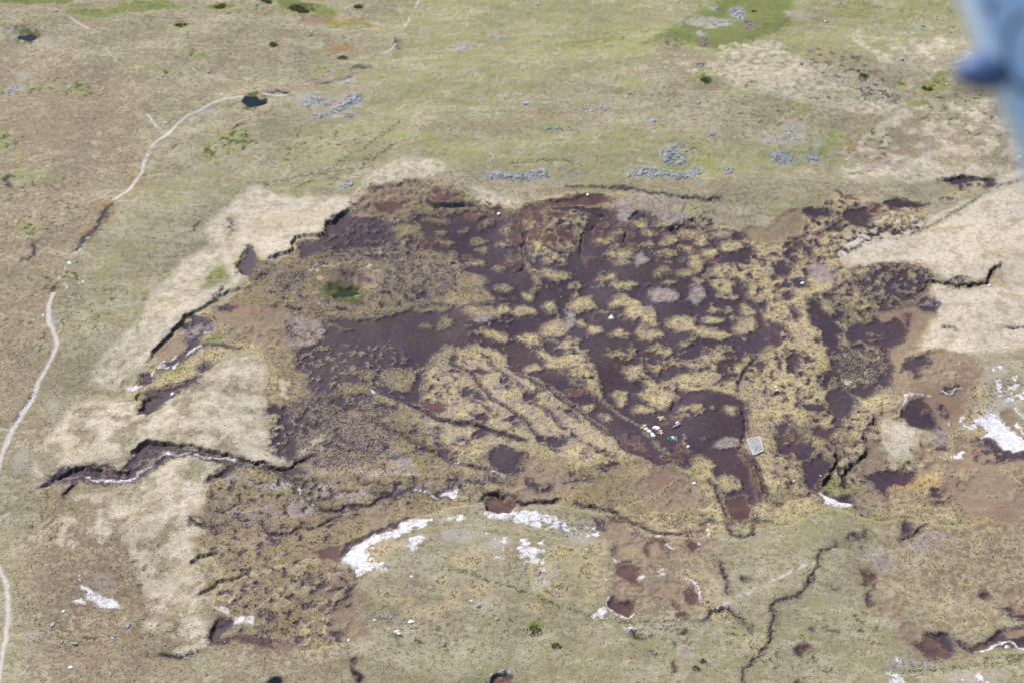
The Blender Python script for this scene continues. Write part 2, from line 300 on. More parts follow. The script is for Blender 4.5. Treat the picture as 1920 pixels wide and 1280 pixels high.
for e in [(930,400,12,7),(905,420,8,6),(960,405,10,8),(885,405,10,5),(810,452,14,7),(800,465,10,5),(790,455,8,6),(930,390,14,5),(960,440,10,9),(965,470,9,6),(960,490,10,6),(830,395,12,5),(880,478,10,4)]: E('red', *e)
E('moss', 750, 402, 26, 7); E('moss', 790, 390, 34, 7); E('moss', 762, 432, 28, 14); E('moss', 870, 390, 24, 5); E('moss',820,412,22,7); E('mauve',740,412,6,2)
# big dark flat south of the sinkhole
P('peat', [(605,597),(650,597),(700,602),(740,590),(770,577),(805,569),(845,567),(868,579),(905,567),(960,563),(985,545),(1010,560),(1037,590),(1028,620),(1010,650),(1000,690),(985,702),(955,692),(945,665),(925,652),(890,647),(870,652),(840,647),(815,662),(808,676),(787,687),(782,722),(785,757),(755,757),(712,737),(692,722),(655,725),(620,740),(587,744),(580,720),(575,697),(557,690),(552,655),(575,645),(610,632),(600,612)])
for e in [(812,578,32,7),(905,588,34,13),(835,607,14,13),(930,630,28,11),(945,582,14,10),(655,695,30,9),(750,712,32,26),(690,705,16,8),(800,612,12,5),(1150,0,1,1)]: E('moss', *e)
E('moss', 860, 560, 60, 14); E('moss', 870, 535, 34, 16); E('moss', 905, 625, 20, 7); E('moss',725,655,10,5); E('moss',610,668,9,4)
P('peat', [(590,640),(800,640),(790,690),(620,700),(570,680)], .9, 3)
P('mauve', [(542,592),(600,602),(618,620),(600,632),(570,645),(545,645)])
S('moss', [(605,597),(625,607),(645,615),(665,616)], 7)
P('mud', [(488,577),(530,575),(545,598),(540,612),(500,612),(484,600)])
S('peat', [(540,598),(542,610),(545,630)], 8)
P('mud', [(395,572),(440,562),(480,572),(486,600),(450,612),(410,605)])
P('peat', [(400,575),(425,565),(445,570),(430,578),(410,580)])
P('mud', [(440,612),(540,620),(540,650),(480,640),(430,630)], .1, 3)
P('peat', [(1005,672),(1030,682),(1062,702),(1100,732),(1085,740),(1050,722),(1020,712),(1000,695)], 1.4, 3)
# sinkhole ring
P('pale', [(570,520),(590,495),(640,482),(700,485),(730,500),(720,540),(690,565),(620,578),(580,560)], -.6, 3)
P('heather', [(730,482),(780,480),(820,490),(850,505),(862,530),(842,550),(790,562),(755,562),(735,547),(715,542),(720,515),(725,500)], 1.0, 3)
P('heather', [(588,490),(620,483),(670,468),(740,463),(782,475),(760,490),(700,492),(650,490),(600,500)], .9, 3)
P('heather', [(512,505),(560,500),(572,520),(555,542),(530,547),(508,530)], .7, 3)
P('heather', [(585,555),(620,574),(680,573),(692,562),(640,565),(600,550)], .8, 3)
P('peat', [(760,545),(800,540),(800,562),(765,560)], .2, 3); P('peat', [(670,470),(760,465),(775,480),(700,485)], -.2, 3)
P('mud', blob(660, 524, 44, 26))
W('wetgreen', blob(646,544,48,25), .8, 3); W('wetgreen', blob(680,545,9,5), 1.2, 1.2); W('wetgreen', blob(665,555,18,4), 1.1, 1.5)
cut((658,528,52,34), 1.6, 7.0); cut((652,545,32,15), 1.3, 2.0)
for l in [[(640,505),(650,515),(652,527)],[(662,505),(658,517),(655,527)],[(672,500),(676,515),(673,530)],[(705,530),(690,522),(676,515)]]: gully(l, 2.0, .35, 'peat', .4)

P('heather', [(556,650),(640,640),(740,650),(800,690),(780,740),(700,728),(620,740),(580,742),(556,700)], -.9, 3)
P('moss', [(560,650),(700,640),(780,700),(760,750),(600,740)], -1.5, 3); P('moss', [(860,560),(1000,560),(1030,620),(960,690),(880,650)], -1.3, 3)
P('heather', [(600,440),(700,400),(740,410),(720,460),(620,470)], -1.0, 3); P('heather', [(540,600),(600,600),(600,640),(550,650)], -.3, 3)
# lower-left mottled peat
P('peat', [(507,815),(512,790),(535,762),(550,752),(590,747),(640,742),(700,742),(700,755),(650,772),(640,790),(610,800),(580,810),(560,830),(545,850),(530,850),(515,840)], .7, 3)
P('peat', [(530,840),(560,830),(560,850),(545,860)])
P('peat', [(610,810),(640,800),(680,820),(725,838),(705,852),(640,852),(600,842)], .2, 3)
P('peat', [(560,880),(600,900),(640,930),(600,935),(560,910)], -.5, 3)
P('heather', [(540,750),(700,750),(760,800),(700,870),(600,870),(550,850)], .4, 8)
P('pale', [(575,830),(600,808),(618,812),(600,830),(615,850),(600,850),(585,845),(560,850)], .6, 3)
P('pale', [(525,710),(545,705),(552,725),(540,745),(520,740)], .4, 3); E('heather',590,840,14,8,.3,3)
P('mauve', [(560,878),(600,868),(620,876),(590,888),(562,892)], .2, 3)
E('heather', 588, 960, 0.1, .1)
for e in [(625,905,18,9),(560,985,0,0),(520,1000,16,14),(405,985,24,7),(440,970,20,8),(640,985,0,0)]:
    if e[2]: E('heather', *e, .3, 3)
E('red', 620, 1000, 0.1, .1)
# drains running down the basin
def chan(pts, w_, d=.55): gully(pts, w_, d, 'peat', .7)
chan([(700,733),(742,752),(775,762),(795,772),(822,785),(855,790),(885,795),(917,805),(955,817),(985,827)], 9)
P('red', [(780,750),(800,748),(832,760),(838,770),(820,775),(795,765)])
chan([(842,680),(862,690),(890,702),(905,725),(925,750),(942,762),(960,770),(990,792),(1002,810),(1025,825),(1045,845)], 5)
chan([(680,790),(717,800),(752,817),(780,832),(812,845),(832,855),(850,870),(880,872),(917,880),(950,895)], 5)
chan([(965,700),(992,712),(1027,732),(1060,752),(1090,767),(1110,787),(1135,807),(1157,822),(1167,840),(1185,852),(1210,862),(1245,872)], 7)
gully([(888,798),(905,802),(920,808)], 6, 1.2); gully([(925,812),(945,818),(960,822)], 5, 1.1)
P('peat', [(915,865),(922,838),(955,838),(985,850),(978,885),(945,887)])
P('peat', [(820,838),(855,848),(850,865),(830,858)], .8, 3)
P('peat', [(840,893),(865,890),(862,908),(842,905)], .6, 3)
P('peat', [(760,742),(785,700),(800,690),(790,740),(785,760)])

# centre of the basin: red-brown then dark peat with rounded islands
P('peat', [(960,400),(1060,385),(1120,388),(1165,392),(1200,396),(1240,420),(1290,416),(1340,430),(1400,436),(1414,470),(1400,494),(1340,497),(1320,520),(1345,545),(1345,560),(1385,560),(1385,530),(1398,530),(1402,555),(1425,570),(1432,590),(1442,620),(1440,650),(1400,657),(1370,640),(1330,650),(1290,642),(1250,650),(1230,640),(1200,655),(1140,650),(1100,640),(1060,620),(1010,640),(960,640)], 2.4, 8)
P('moss', [(980,400),(1060,392),(1110,400),(1095,440),(1060,500),(1000,490),(985,450)], .5, 3)
P('red', [(985,385),(1040,376),(1090,362),(1130,362),(1155,372),(1110,384),(1075,384),(1030,392),(985,402),(970,395)])
P('red', [(975,400),(1010,395),(1030,420),(1010,450),(990,440),(975,425)], .6, 3)
for e in [(968,445,9,12),(965,480,9,6),(1135,415,10,7),(1120,432,9,6),(1183,440,9,6),(1240,435,12,6),(1030,450,20,10),(1000,450,14,8),(1185,465,12,5),(1295,475,9,5),(1300,474,9,6),(1335,490,16,5),(1240,478,10,4),(1105,488,12,5),(1060,440,14,12),(965,415,8,6),(1045,405,20,6),(1165,422,9,4)]: E('red', *e)
for e in [(997,422,16,9),(1030,432,14,6),(1010,462,20,12),(1040,470,14,8),(1065,415,16,7),(1090,430,9,5)]: E('moss', *e, .9, 3)
P('mauve', [(1155,375),(1185,367),(1247,370),(1287,377),(1285,412),(1260,418),(1222,403),(1197,395),(1180,420),(1160,413),(1155,392)])
P('moss', [(1165,370),(1240,372),(1285,380),(1280,400),(1230,400),(1180,395)], -.1, 3)
for e in [(1202,419,17,12),(1247,418,20,8),(1135,450,19,10),(1155,435,12,7),(1217,437,14,7),(1217,460,14,6),(1257,452,19,12),(1292,437,19,13),(1317,450,18,11),(1355,440,26,7),(1330,478,21,8),(1372,462,26,12),(1287,467,14,8),(1255,477,16,10),(1165,478,26,13),(1165,495,15,9),(1305,500,18,19),
          (1237,515,21,8),(1285,517,20,7),(1140,520,19,9),(1172,537,22,11),(1040,515,26,13),(1255,535,14,5),(1092,566,28,15),(1170,566,30,13),(1032,574,13,12),(1042,612,28,18),(1195,583,26,17),(1218,598,20,13),(1278,610,32,14),(1300,577,12,7),(1335,602,22,9),(1367,582,9,6),(1402,582,16,12),(1397,610,20,18),
          (1162,625,18,9),(1215,625,24,14),(1335,627,38,11),(1115,615,14,11),(990,555,12,9),(982,583,28,10),(995,632,26,12),(1125,505,12,6),(1155,462,10,6),(1090,600,12,8),(1250,500,10,5),(1310,530,14,8),(1410,455,14,10)]: E('moss', *e)
for e in [(1200,490,18,14),(1243,558,27,15),(1306,556,18,18),(1067,592,16,16),(905,602,22,9)]: E('mauve', *e)
for e in [(1145,591,5,3),(700,741,3,2)]: E('white', *e)
S('moss', [(975,460),(985,485),(998,510),(1012,528),(1000,560)], 11, mos=.9)
for e in [(1143,600,20,8),(1175,520,20,5),(1215,545,10,6),(1275,540,12,6),(1240,600,12,6),(1125,590,16,7),(1290,545,7,14)]: E('peat', *e)
P('peat', [(1100,490),(1140,480),(1150,500),(1120,512),(1100,510)])
P('peat', [(1215,505),(1230,495),(1290,500),(1285,510),(1250,505),(1230,510),(1220,530),(1180,515),(1210,500)])
P('peat', [(1240,575),(1260,570),(1320,575),(1330,590),(1280,595),(1245,590)])

# right of the basin
E('peat', 1388, 540, 12, 16)
P('peat', [(1505,395),(1520,396),(1560,397),(1557,410),(1525,412),(1508,407)])
P('peat', [(1585,395),(1610,385),(1625,388),(1652,381),(1650,395),(1630,412),(1625,432),(1600,425),(1582,415)])
E('red', 1640, 392, 12, 10)
P('peat', [(1560,425),(1582,413),(1565,437),(1545,438)])
P('red', [(1522,438),(1545,434),(1550,442),(1528,446)])
P('peat', [(1660,378),(1680,372),(1742,381),(1725,385),(1692,385),(1672,392)])
P('peat', [(1600,400),(1730,400),(1730,425),(1660,437),(1600,430)], -.3, 3)
P('pale', [(1640,400),(1700,385),(1740,400),(1700,425),(1640,420)], .2, 3)
P('mud', [(1390,425),(1440,430),(1480,398),(1502,396),(1510,420),(1498,440),(1470,450),(1440,452),(1400,445)])
P('peat', [(1470,452),(1500,444),(1525,455),(1522,477),(1502,482),(1490,492),(1475,482),(1470,465)], 1.2, 3); E('red',1500,456,14,7); E('moss', 1500, 475, 11, 8)
P('peat', [(1445,495),(1470,488),(1486,500),(1478,517),(1455,512)])
P('peat', [(1484,525),(1503,520),(1516,530),(1506,543),(1490,537)])
P('peat', [(1466,553),(1482,548),(1489,556),(1478,566),(1470,562)])
P('peat', [(1515,562),(1535,564),(1550,587),(1572,602),(1580,620),(1565,640),(1545,640),(1542,620),(1522,612),(1520,590)])
E('peat', 1578, 586, 9, 9); E('peat',1555,553,10,5); E('peat',1425,530,0.1,.1)
E('mauve', 1540, 508, 22, 17); E('mauve', 1500, 640, 0.1, .1)
P('heather', [(1600,532),(1640,500),(1700,495),(1742,508),(1762,530),(1735,540),(1715,562),(1700,567),(1660,545),(1620,547)], .6, 3)
P('peat', [(1610,520),(1660,500),(1740,515),(1758,528),(1735,540),(1715,562),(1690,565),(1670,550),(1620,545)], .35, 3)
P('peat', [(1660,535),(1700,525),(1740,527),(1725,545),(1718,562),(1695,565),(1672,545)], .9, 3)
P('mud', [(1640,590),(1660,570),(1700,570),(1720,560),(1738,540),(1750,560),(1757,585),(1738,612),(1722,640),(1718,655),(1698,668),(1692,690),(1702,720),(1695,745),(1672,722),(1660,690),(1655,650),(1690,612),(1660,600)])
P('peat', [(1590,612),(1610,595),(1630,600),(1640,585),(1660,600),(1680,590),(1702,612),(1690,640),(1660,652),(1640,642),(1610,632),(1600,640),(1588,627)])
P('peat', [(1636,540),(1700,560),(1690,575),(1650,580),(1635,560)], .6, 3)
E('moss', 1640, 625, 14, 7, .3, 3)
P('peat', [(1720,568),(1735,560),(1756,572),(1755,585),(1735,582)]); E('mauve',1738,572,10,4)
P('peat', [(1555,655),(1600,640),(1660,645),(1676,700),(1670,722),(1640,722),(1600,737),(1580,720),(1558,700)], .5, 3)
P('heather', [(1560,665),(1600,650),(1655,655),(1665,700),(1640,715),(1590,715)], .2, 3)
E('pale', 1592, 712, 11, 7)
P('peat', [(1440,600),(1470,610),(1482,630),(1460,647),(1440,652)], 1, 3)
E('moss', 1440, 645, 0.1, .1)
P('peat', [(1655,690),(1672,700),(1668,722),(1640,720)])

# dark tongue with the restoration works
P('peat', [(1100,660),(1130,662),(1165,695),(1200,708),(1212,725),(1190,735),(1240,770),(1275,745),(1260,728),(1290,733),(1340,735),(1400,748),(1400,800),(1397,820),(1387,840),(1407,860),(1422,890),(1432,935),(1400,947),(1360,932),(1350,900),(1330,872),(1300,862),(1292,882),(1265,872),(1240,877),(1180,852),(1150,822),(1140,805),(1080,757),(1100,742),(1130,750),(1130,730),(1120,700)])
P('peat', [(992,704),(1010,690),(1037,688),(1055,698),(1057,715),(1090,722),(1100,732),(1122,747),(1112,757),(1085,757),(1055,742),(1025,722),(1010,712)])
E('red', 1075, 735, 18, 8, .2, 3)
P('peat', [(960,640),(985,648),(1000,665),(1030,680),(1070,700),(1100,730),(1060,710),(1010,690),(985,690),(965,670)], .9, 3)
P('peat', [(1267,662),(1285,660),(1317,667),(1307,678),(1275,673)])
P('peat', [(1200,660),(1215,670),(1220,690),(1245,705),(1240,715),(1222,708),(1208,688)])
P('peat', [(1385,650),(1420,645),(1445,645),(1430,660),(1405,662)])
P('peat', [(1150,660),(1180,650),(1200,670),(1170,672)], .4, 3)
for e in [(1165,742,18,15),(1207,765,19,11),(1134,782,11,7),(1104,762,14,9),(1224,725,20,11),(1372,770,13,8),(1397,740,14,13),(1190,695,26,14),(1060,680,40,14),(1120,720,12,8),(1160,664,24,6),(1272,790,0.1,.1),(1340,765,6,3),(1240,742,9,4),(1310,710,40,16)]: E('moss', *e)
E('moss', 1298, 770, 24, 14, .8, 3); E('moss',1318,868,24,13); E('moss',1367,905,24,15); E('moss',1000,690,18,9)
E('mauve', 1365, 830, 27, 9)
E('white', 1247, 0, .1, .1)
S('moss', [(1035,690),(1060,705),(1085,722),(1110,737),(1135,750),(1155,770),(1180,785),(1205,800),(1225,825),(1242,847),(1258,866)], 7)
S('moss', [(1282,812),(1287,835),(1292,856)], 7); E('moss', 1272, 781, 7, 3)
S('moss', [(980,705),(1000,722),(1030,738),(1062,758),(1090,775)], 5)
for e in [(1190,830,16,8),(1205,845,12,5),(1280,845,14,9),(1262,862,22,7),(1175,820,8,5),(1270,780,9,7),(1250,790,10,4),(1320,824,4,3),(1215,815,8,5)]: E('red', *e, .8, 3)
S('red', [(1387,842),(1400,862),(1412,885),(1422,915),(1430,938)], 9)
chan([(1425,662),(1402,685),(1387,712),(1382,732)], 5)
gully([(1383,760),(1395,780),(1396,812),(1388,835)], 3, .8); gully([(1388,838),(1405,857),(1417,877),(1430,910),(1442,940)], 6, .9)
gully([(1262,775),(1265,760),(1267,745)], 4, .7); gully([(1225,770),(1240,782),(1262,795)], 4, .4)
gully([(1245,845),(1232,835),(1222,815)], 3, .4)
P('red', [(1358,934),(1400,925),(1412,958),(1388,976),(1365,966)])
chan([(1330,900),(1345,915),(1352,935),(1362,960),(1372,975)], 6)
P('mud', [(980,862),(1022,866),(1072,905),(1060,927),(1005,932),(960,922),(960,890)], 1.2, 8)
P('peat', [(985,890),(1000,905),(1025,908),(1037,912),(1035,922),(1005,922),(990,910)], 1.2, 3)
P('mud', [(1172,862),(1240,880),(1270,885),(1297,902),(1310,930),(1285,950),(1230,950),(1195,920),(1180,890)], .6, 8)
for e in [(1145,874,12,5),(1125,882,10,4),(1098,898,12,5),(1075,895,9,4),(1075,903,14,4)]: E('peat', *e, .3, 3)  # soft shadows, put into the ground colour as patches of the peat cover
E('white', 1302, 905, 1, 1)
S('mud', [(1400,775),(1408,800),(1415,820)], 12); E('moss',1425,770,16,14)

# right-hand channels and pools
P('peat', [(1465,785),(1485,785),(1507,800),(1509,815),(1490,830),(1522,827),(1524,852),(1510,862),(1480,857),(1460,847),(1455,815)], 1.8, 3)
for e in [(1483,815,7,12),(1480,858,12,5)]: E('red', *e)
S('moss', [(1477,788),(1500,800),(1510,815),(1530,820)], 12); S('moss', [(1483,868),(1500,872),(1520,862),(1535,850)], 8)
P('peat', [(1515,800),(1540,798),(1572,807),(1555,822),(1525,814)])
P('peat', [(1502,872),(1525,855),(1545,849),(1558,865),(1556,882),(1547,910),(1540,918),(1515,914),(1506,890)])
P('peat', [(1492,740),(1505,753),(1545,755),(1552,765),(1535,770),(1505,763)])
P('peat', [(1555,727),(1580,720),(1597,735),(1607,755),(1600,772),(1580,779),(1577,802),(1566,800),(1568,785),(1550,762),(1552,745)])
P('peat', [(1590,725),(1615,722),(1642,716),(1644,736),(1625,744),(1600,737)])
P('peat', [(1547,630),(1577,630),(1566,657),(1552,657)]); P('peat', [(1547,697),(1565,690),(1563,705),(1555,724),(1540,718)])
P('mud', [(1690,720),(1705,690),(1740,662),(1765,652),(1790,668),(1830,677),(1845,705),(1815,735),(1815,765),(1785,800),(1752,802),(1715,752)])
P('moss', [(1720,690),(1780,670),(1840,690),(1820,730),(1740,720)], -1.1, 3)
P('peat', [(1705,670),(1735,666),(1742,680),(1722,690),(1724,705),(1715,713),(1709,695),(1690,692)])
P('peat', [(1697,757),(1727,747),(1752,780),(1762,802),(1735,806),(1710,800),(1693,780)])
P('peat', [(1760,755),(1770,760),(1775,778),(1765,780)],1,3); P('peat', [(1765,727),(1800,722),(1790,740),(1768,738)], .6, 3)
S('pale', [(1770,706),(1795,704)], 7); S('mauve', [(1770,712),(1700,720)], .1)
P('pale', [(1647,795),(1665,785),(1677,790),(1695,790),(1710,802),(1727,808),(1720,825),(1715,835),(1717,862),(1702,862),(1685,865),(1680,878),(1665,872),(1655,855),(1650,830),(1647,815)])
P('mauve', [(1742,807),(1765,802),(1782,812),(1778,832),(1755,832)])
E('red', 1735, 771, 7, 4); E('red',1765,835,10,6,.5,3)
P('mud', [(1625,830),(1650,830),(1665,872),(1645,885),(1612,885),(1620,855)]); P('mud', [(1720,840),(1755,830),(1770,870),(1720,880)], .1, 3)
P('mud', [(1775,862),(1925,852),(2000,900),(1990,1000),(1900,990),(1800,960),(1770,900)], 2.2, 8)
P('peat', [(1838,815),(1865,820),(1890,845),(1960,848),(1905,862),(1845,868),(1828,855)])
P('mud', [(1790,830),(1845,815),(1880,850),(1860,870),(1800,870)], .6, 3)
P('peat', [(1645,880),(1672,877),(1717,880),(1705,902),(1668,910),(1661,936),(1652,924),(1635,897),(1613,888)])
P('peat', [(1745,912),(1772,910),(1768,935),(1750,940)], .5, 3); P('peat',[(1755,935),(1780,930),(1775,945),(1750,945)],.2,3)
E('peat', 1800, 908, 6, 6, .3, 3)
S('red', [(1552,885),(1545,905),(1535,920),(1540,938)], 11)
P('mud', [(1600,920),(1650,912),(1665,945),(1620,965),(1600,950)], .8, 8)
S('moss', [(1612,893),(1630,900),(1645,920)], 8)
DK = [[(1580,917),(1583,890),(1595,875),(1612,867)],[(1612,867),(1618,855),(1628,840)],[(1624,832),(1624,815)],[(1633,805),(1637,795),(1640,783)],
      [(1572,840),(1568,865),(1557,880),(1552,895),(1545,915)]]
for l in DK: gully(l, 6, 1.5)
gully([(1622,815),(1632,808),(1645,814)], 5, .8); gully([(1640,783),(1660,778),(1680,772),(1690,762)], 5, .5, 'mud')
gully([(1550,760),(1567,780),(1568,800)], 4, .8); gully([(1552,820),(1562,828),(1570,840)], 6, .7)
P('peat', [(1556,932),(1600,930),(1598,944),(1575,942)]); cut([(1550,930),(1602,928),(1600,946),(1570,945)], .5, 1)
E('white', 0, 0, .1, .1)
# white mineral
P('white', [(1822,787),(1850,772),(1872,765),(1880,785),(1897,802),(1915,817),(1932,837),(1902,848),(1885,838),(1865,818),(1842,815),(1850,802)])
P('white', [(1780,780),(1850,765),(1850,790),(1790,815)], -.9, 3); P('white', [(1860,720),(1930,700),(1930,760),(1890,765)], -.8, 3)
P('mud', [(1875,767),(1900,770),(1912,790),(1905,805),(1890,790)])
S('white', [(1903,786),(1912,800),(1925,815)], 6); S('white', [(1902,768),(1925,785)], 4)
P('white', [(1780,851),(1810,837),(1806,856)], .5, 3)
S('white', [(1690,762),(1700,747),(1712,740),(1726,742)], 3); S('white', [(1735,743),(1745,741)], 3)
S('white', [(1767,736),(1787,740),(1792,730),(1802,731)], 3); S('white', [(1760,852),(1775,860)], 3)
P('white', [(1860,690),(1880,690),(1878,700),(1860,698)], -.2, 3)
P('white', [(672,1020),(687,1010),(705,1001),(730,995),(747,987),(750,977),(780,972),(815,967),(807,982),(797,990),(780,992),(760,1002),(730,1007),(705,1015),(700,1032),(702,1065),(680,1080),(667,1078),(660,1065),(642,1050),(640,1042),(650,1032)], 1.5, 3)
P('white', [(672,1020),(687,1010),(705,1001),(730,995),(747,989),(760,995),(730,1003),(700,1012),(690,1022),(690,1048),(687,1067),(677,1078),(665,1072),(642,1048),(650,1032)])
P('moss', [(692,1022),(720,1012),(735,1020),(715,1050),(700,1060),(692,1040)], .4, 3)
P('white', [(762,1025),(775,1007),(790,1002),(793,1017),(780,1020),(777,1035)])
P('white', [(835,965),(880,958),(900,965),(840,975)], -.4, 3); P('white', [(700,1055),(720,1058),(728,1078),(705,1070)], .1, 3)
P('white', [(905,945),(915,952),(940,955),(965,950),(1000,955),(1028,963),(1060,975),(1070,988),(1020,985),(990,978),(950,967),(915,962)], .5, 3)
P('white', [(912,952),(940,955),(965,950),(1000,955),(1025,963),(1020,972),(990,967),(950,962),(915,962)], 1.6, 3)
P('white', [(967,1025),(1005,1023),(1027,1030),(1010,1040),(1003,1057),(987,1055),(975,1040)], 1.3, 3)
P('white', [(1000,1050),(1020,1050),(1022,1075),(1008,1070)], -.5, 3); P('white', [(975,1010),(1015,1005),(1010,1020),(975,1020)], -.4, 3)
P('white', [(1080,975),(1120,985),(1125,1005),(1090,1000)], -.3, 3)
P('white', [(140,1075),(160,1095),(185,1110),(215,1125),(220,1136),(200,1136),(180,1122),(155,1100)]); E('white', 145, 1122, 14, 5, .6, 3); E('mauve', 185, 1095, 30, 14, -.3, 3)
P('white', [(400,1142),(430,1145),(428,1153),(407,1148)], .4, 3); E('white', 430, 1131, 5, 5, .3, 3)
P('white', [(435,1162),(470,1159),(475,1172),(450,1173),(435,1178)], 1, 3)
P('white', [(925,1040),(945,1042),(935,1050),(918,1048)], -.6, 3); P('white', [(900,990),(945,1000),(952,1030),(935,1035),(915,1010)], -1.3, 3)
P('white', [(1105,1150),(1130,1135),(1145,1150),(1120,1162)], .1, 3)
P('white', [(1172,1175),(1200,1172),(1195,1185),(1178,1185)], .2, 3); E('white', 1235, 1073, .1, .1)
P('white', [(1250,1015),(1258,1012),(1262,1040),(1252,1036)], .6, 3); P('white', [(1228,1005),(1245,1000),(1240,1008)], .4, 3)
P('white', [(1660,1257),(1675,1253),(1698,1270),(1685,1277),(1665,1266)], 1, 3); P('white', [(1680,1270),(1695,1285),(1660,1280)], -.4, 3)
P('mauve', [(1790,1268),(1850,1262),(1860,1300),(1780,1300)], .4, 3); P('white', [(1790,1268),(1850,1262),(1860,1300),(1780,1300)], -.8, 3)
E('white', 1328, 990, 4, 14, .1, 3); E('white',1660,1236,0.1,.1); P('white', [(1675,1230),(1690,1228),(1690,1240),(1680,1238)], .4, 3)
E('white', 1270, 1160, 4, 4, .6, 3); E('white', 690, 0, .1, .1); E('white', 1200, 1079, 9, 5)
P('white', [(1235,1060),(1250,1070),(1235,1080)], 0, 3)

# stream along the south edge
ST1 = [(57,917),(87,905),(125,897),(162,898),(195,901),(220,903),(245,897),(265,882),(285,873),(295,858),(307,850),(355,850),(390,857),(425,857),(440,867),(475,872)]
P('peat', [(85,905),(120,885),(150,876),(210,874),(225,882),(240,865),(262,838),(280,830),(330,838),(400,850),(432,856),(470,868),(440,875),(400,864),(355,855),(312,856),(300,868),(275,885),(250,900),(215,908),(160,905),(100,905)])
P('mud', [(170,885),(210,886),(245,885),(262,862),(285,845),(300,848),(290,862),(262,880),(230,893),(180,895)], .3, 3); S('moss', [(150,880),(170,884),(220,880),(245,880)], 6, mos=.2)
P('heather', [(275,842),(330,843),(400,855),(350,850),(300,850)], .5, 3)
S('mauve', ST1, 6); S('white', ST1[3:9], 5, mos=.7); S('white', ST1[9:15], 3, mos=.5)
S('mauve', [(277,868),(290,862),(270,880)], 9)
scarp([(60,925),(90,905),(115,893),(140,882),(155,878),(175,882),(212,880)], 1.7, 4)
scarp([(232,866),(250,845),(275,827),(317,833),(365,838),(400,847),(430,852),(445,862)], 2.0, 5)
scarp([(215,884),(235,884),(255,876)], 1.0, 3)
gully([(440,862),(480,862),(505,870),(520,875),(545,872),(565,859),(590,850)], 5, 1.2)
scarp([(382,905),(390,895),(410,885),(430,880)], 1.1, 5); P('peat', [(383,905),(395,893),(425,876),(440,870),(435,885),(400,900)], 1, 3)
gully([(120,935),(135,918),(142,905)], 6, 1.2)
ST2 = [(475,872),(515,876),(530,888),(562,905),(567,922),(580,937),(597,950),(620,953),(655,951),(692,947),(712,937),(742,931),(772,918),(805,920),(815,930),(830,923),(855,908),(880,901),(917,898),(955,906)]
P('peat', [(520,876),(545,872),(560,868),(575,880),(570,900),(555,895)], .8, 3)
S('peat', ST2, 8); S('white', [(562,908),(567,922),(580,937),(597,950)], 4, mos=.3); S('white', [(772,918),(805,920),(815,930)], 3, mos=.3)
S('mauve', [(830,923),(855,908),(880,901),(917,898)], 6, mos=.6); P('white', [(828,928),(850,913),(862,915),(850,930),(835,932)], .5, 3)
S('white', [(922,882),(935,886),(945,892)], 3); S('mauve', [(905,876),(922,882)], 4); P('white',[(850,868),(860,865),(862,870)],1,3)
gully(ST2[4:9], 4, .9, None); gully([(655,951),(692,947),(712,935),(742,931)], 4, .8, None)
P('peat', [(710,925),(735,920),(745,925),(730,935),(712,935)], .8, 3); P('peat', [(683,908),(697,906),(700,925),(685,922)], .4, 3)
P('moss', [(870,915),(895,905),(915,905),(920,918),(900,930),(875,938)])
P('red', [(910,937),(925,925),(950,928),(968,942),(955,952),(930,955),(910,948)]); cut([(905,930),(925,920),(950,922),(975,942),(960,955),(930,958),(908,950)], .8, 1.2)
scarp([(890,940),(905,928),(912,921),(930,919),(948,930)], 1.2, 4); gully([(912,921),(930,919),(948,931)], 6, 1.0)
P('red', [(950,918),(975,925),(975,935),(955,928)]); S('mud', [(932,888),(945,895),(950,905)], 10)
gully([(960,937),(985,938),(997,936),(1010,938),(1035,941),(1055,936)], 5, 1.0); gully([(1082,943),(1105,945),(1130,948)], 4, .8)
gully([(1130,948),(1160,962),(1185,975),(1210,987),(1242,997),(1285,1000)], 4, .7, 'peat'); gully([(1295,994),(1315,993),(1318,990)], 3, .5)
gully([(1187,1000),(1192,998),(1205,1008)], 3, .8)
gully([(1340,975),(1335,970),(1315,978)], 3, .6)
P('red', [(1140,962),(1168,970),(1170,985),(1150,978)]); P('mud', [(1112,970),(1170,975),(1190,1000),(1160,1015),(1130,1000),(1115,985)], 1.2, 8)
P('peat', [(1112,970),(1135,972),(1135,985),(1122,985)], .6, 3)
P('mud', [(1150,1015),(1210,1010),(1220,1060),(1200,1060),(1160,1050)], .6, 8)
P('mud', [(1205,1005),(1250,1010),(1340,1010),(1300,1050),(1230,1050),(1210,1040)], .2, 8)
P('mud', [(1220,1090),(1310,1090),(1312,1135),(1280,1140),(1230,1120)], .6, 8)
P('mud', [(1145,1090),(1215,1080),(1210,1110),(1160,1120)], .2, 8)
# runnels and stipple of bare peat threading the moss
P('peat', [(1090,500),(1330,500),(1420,560),(1500,640),(1540,740),(1440,760),(1380,700),(1260,730),(1100,690),(1000,660),(1040,560)], -2.35, 'r') if False else None
# small red pools
P('red', [(1152,1065),(1167,1056),(1197,1062),(1195,1077),(1207,1095),(1180,1085),(1157,1077)])
P('red', [(1142,1112),(1160,1120),(1190,1125),(1187,1145),(1175,1151),(1155,1142),(1142,1132)]); cut([(1142,1110),(1160,1115),(1192,1122),(1188,1148),(1172,1153),(1152,1145),(1140,1132)], .6, 2)
S('red', [(1211,1042),(1210,1022),(1220,1010),(1235,1010),(1248,1022),(1252,1040)], 9, mos=.7); S('peat', [(1210,1028),(1213,1018),(1228,1009),(1240,1012)], 4)
P('red', [(1286,1010),(1310,1018),(1312,1027),(1298,1040),(1288,1022)]); scarp([(1313,1030),(1300,1042),(1292,1046)], .5, 3)
P('red', [(1295,1095),(1307,1100),(1311,1120),(1310,1135),(1292,1132),(1282,1115)], 1.4, 3); P('heather', [(1270,1092),(1300,1090),(1300,1110),(1270,1110)], .1, 3)
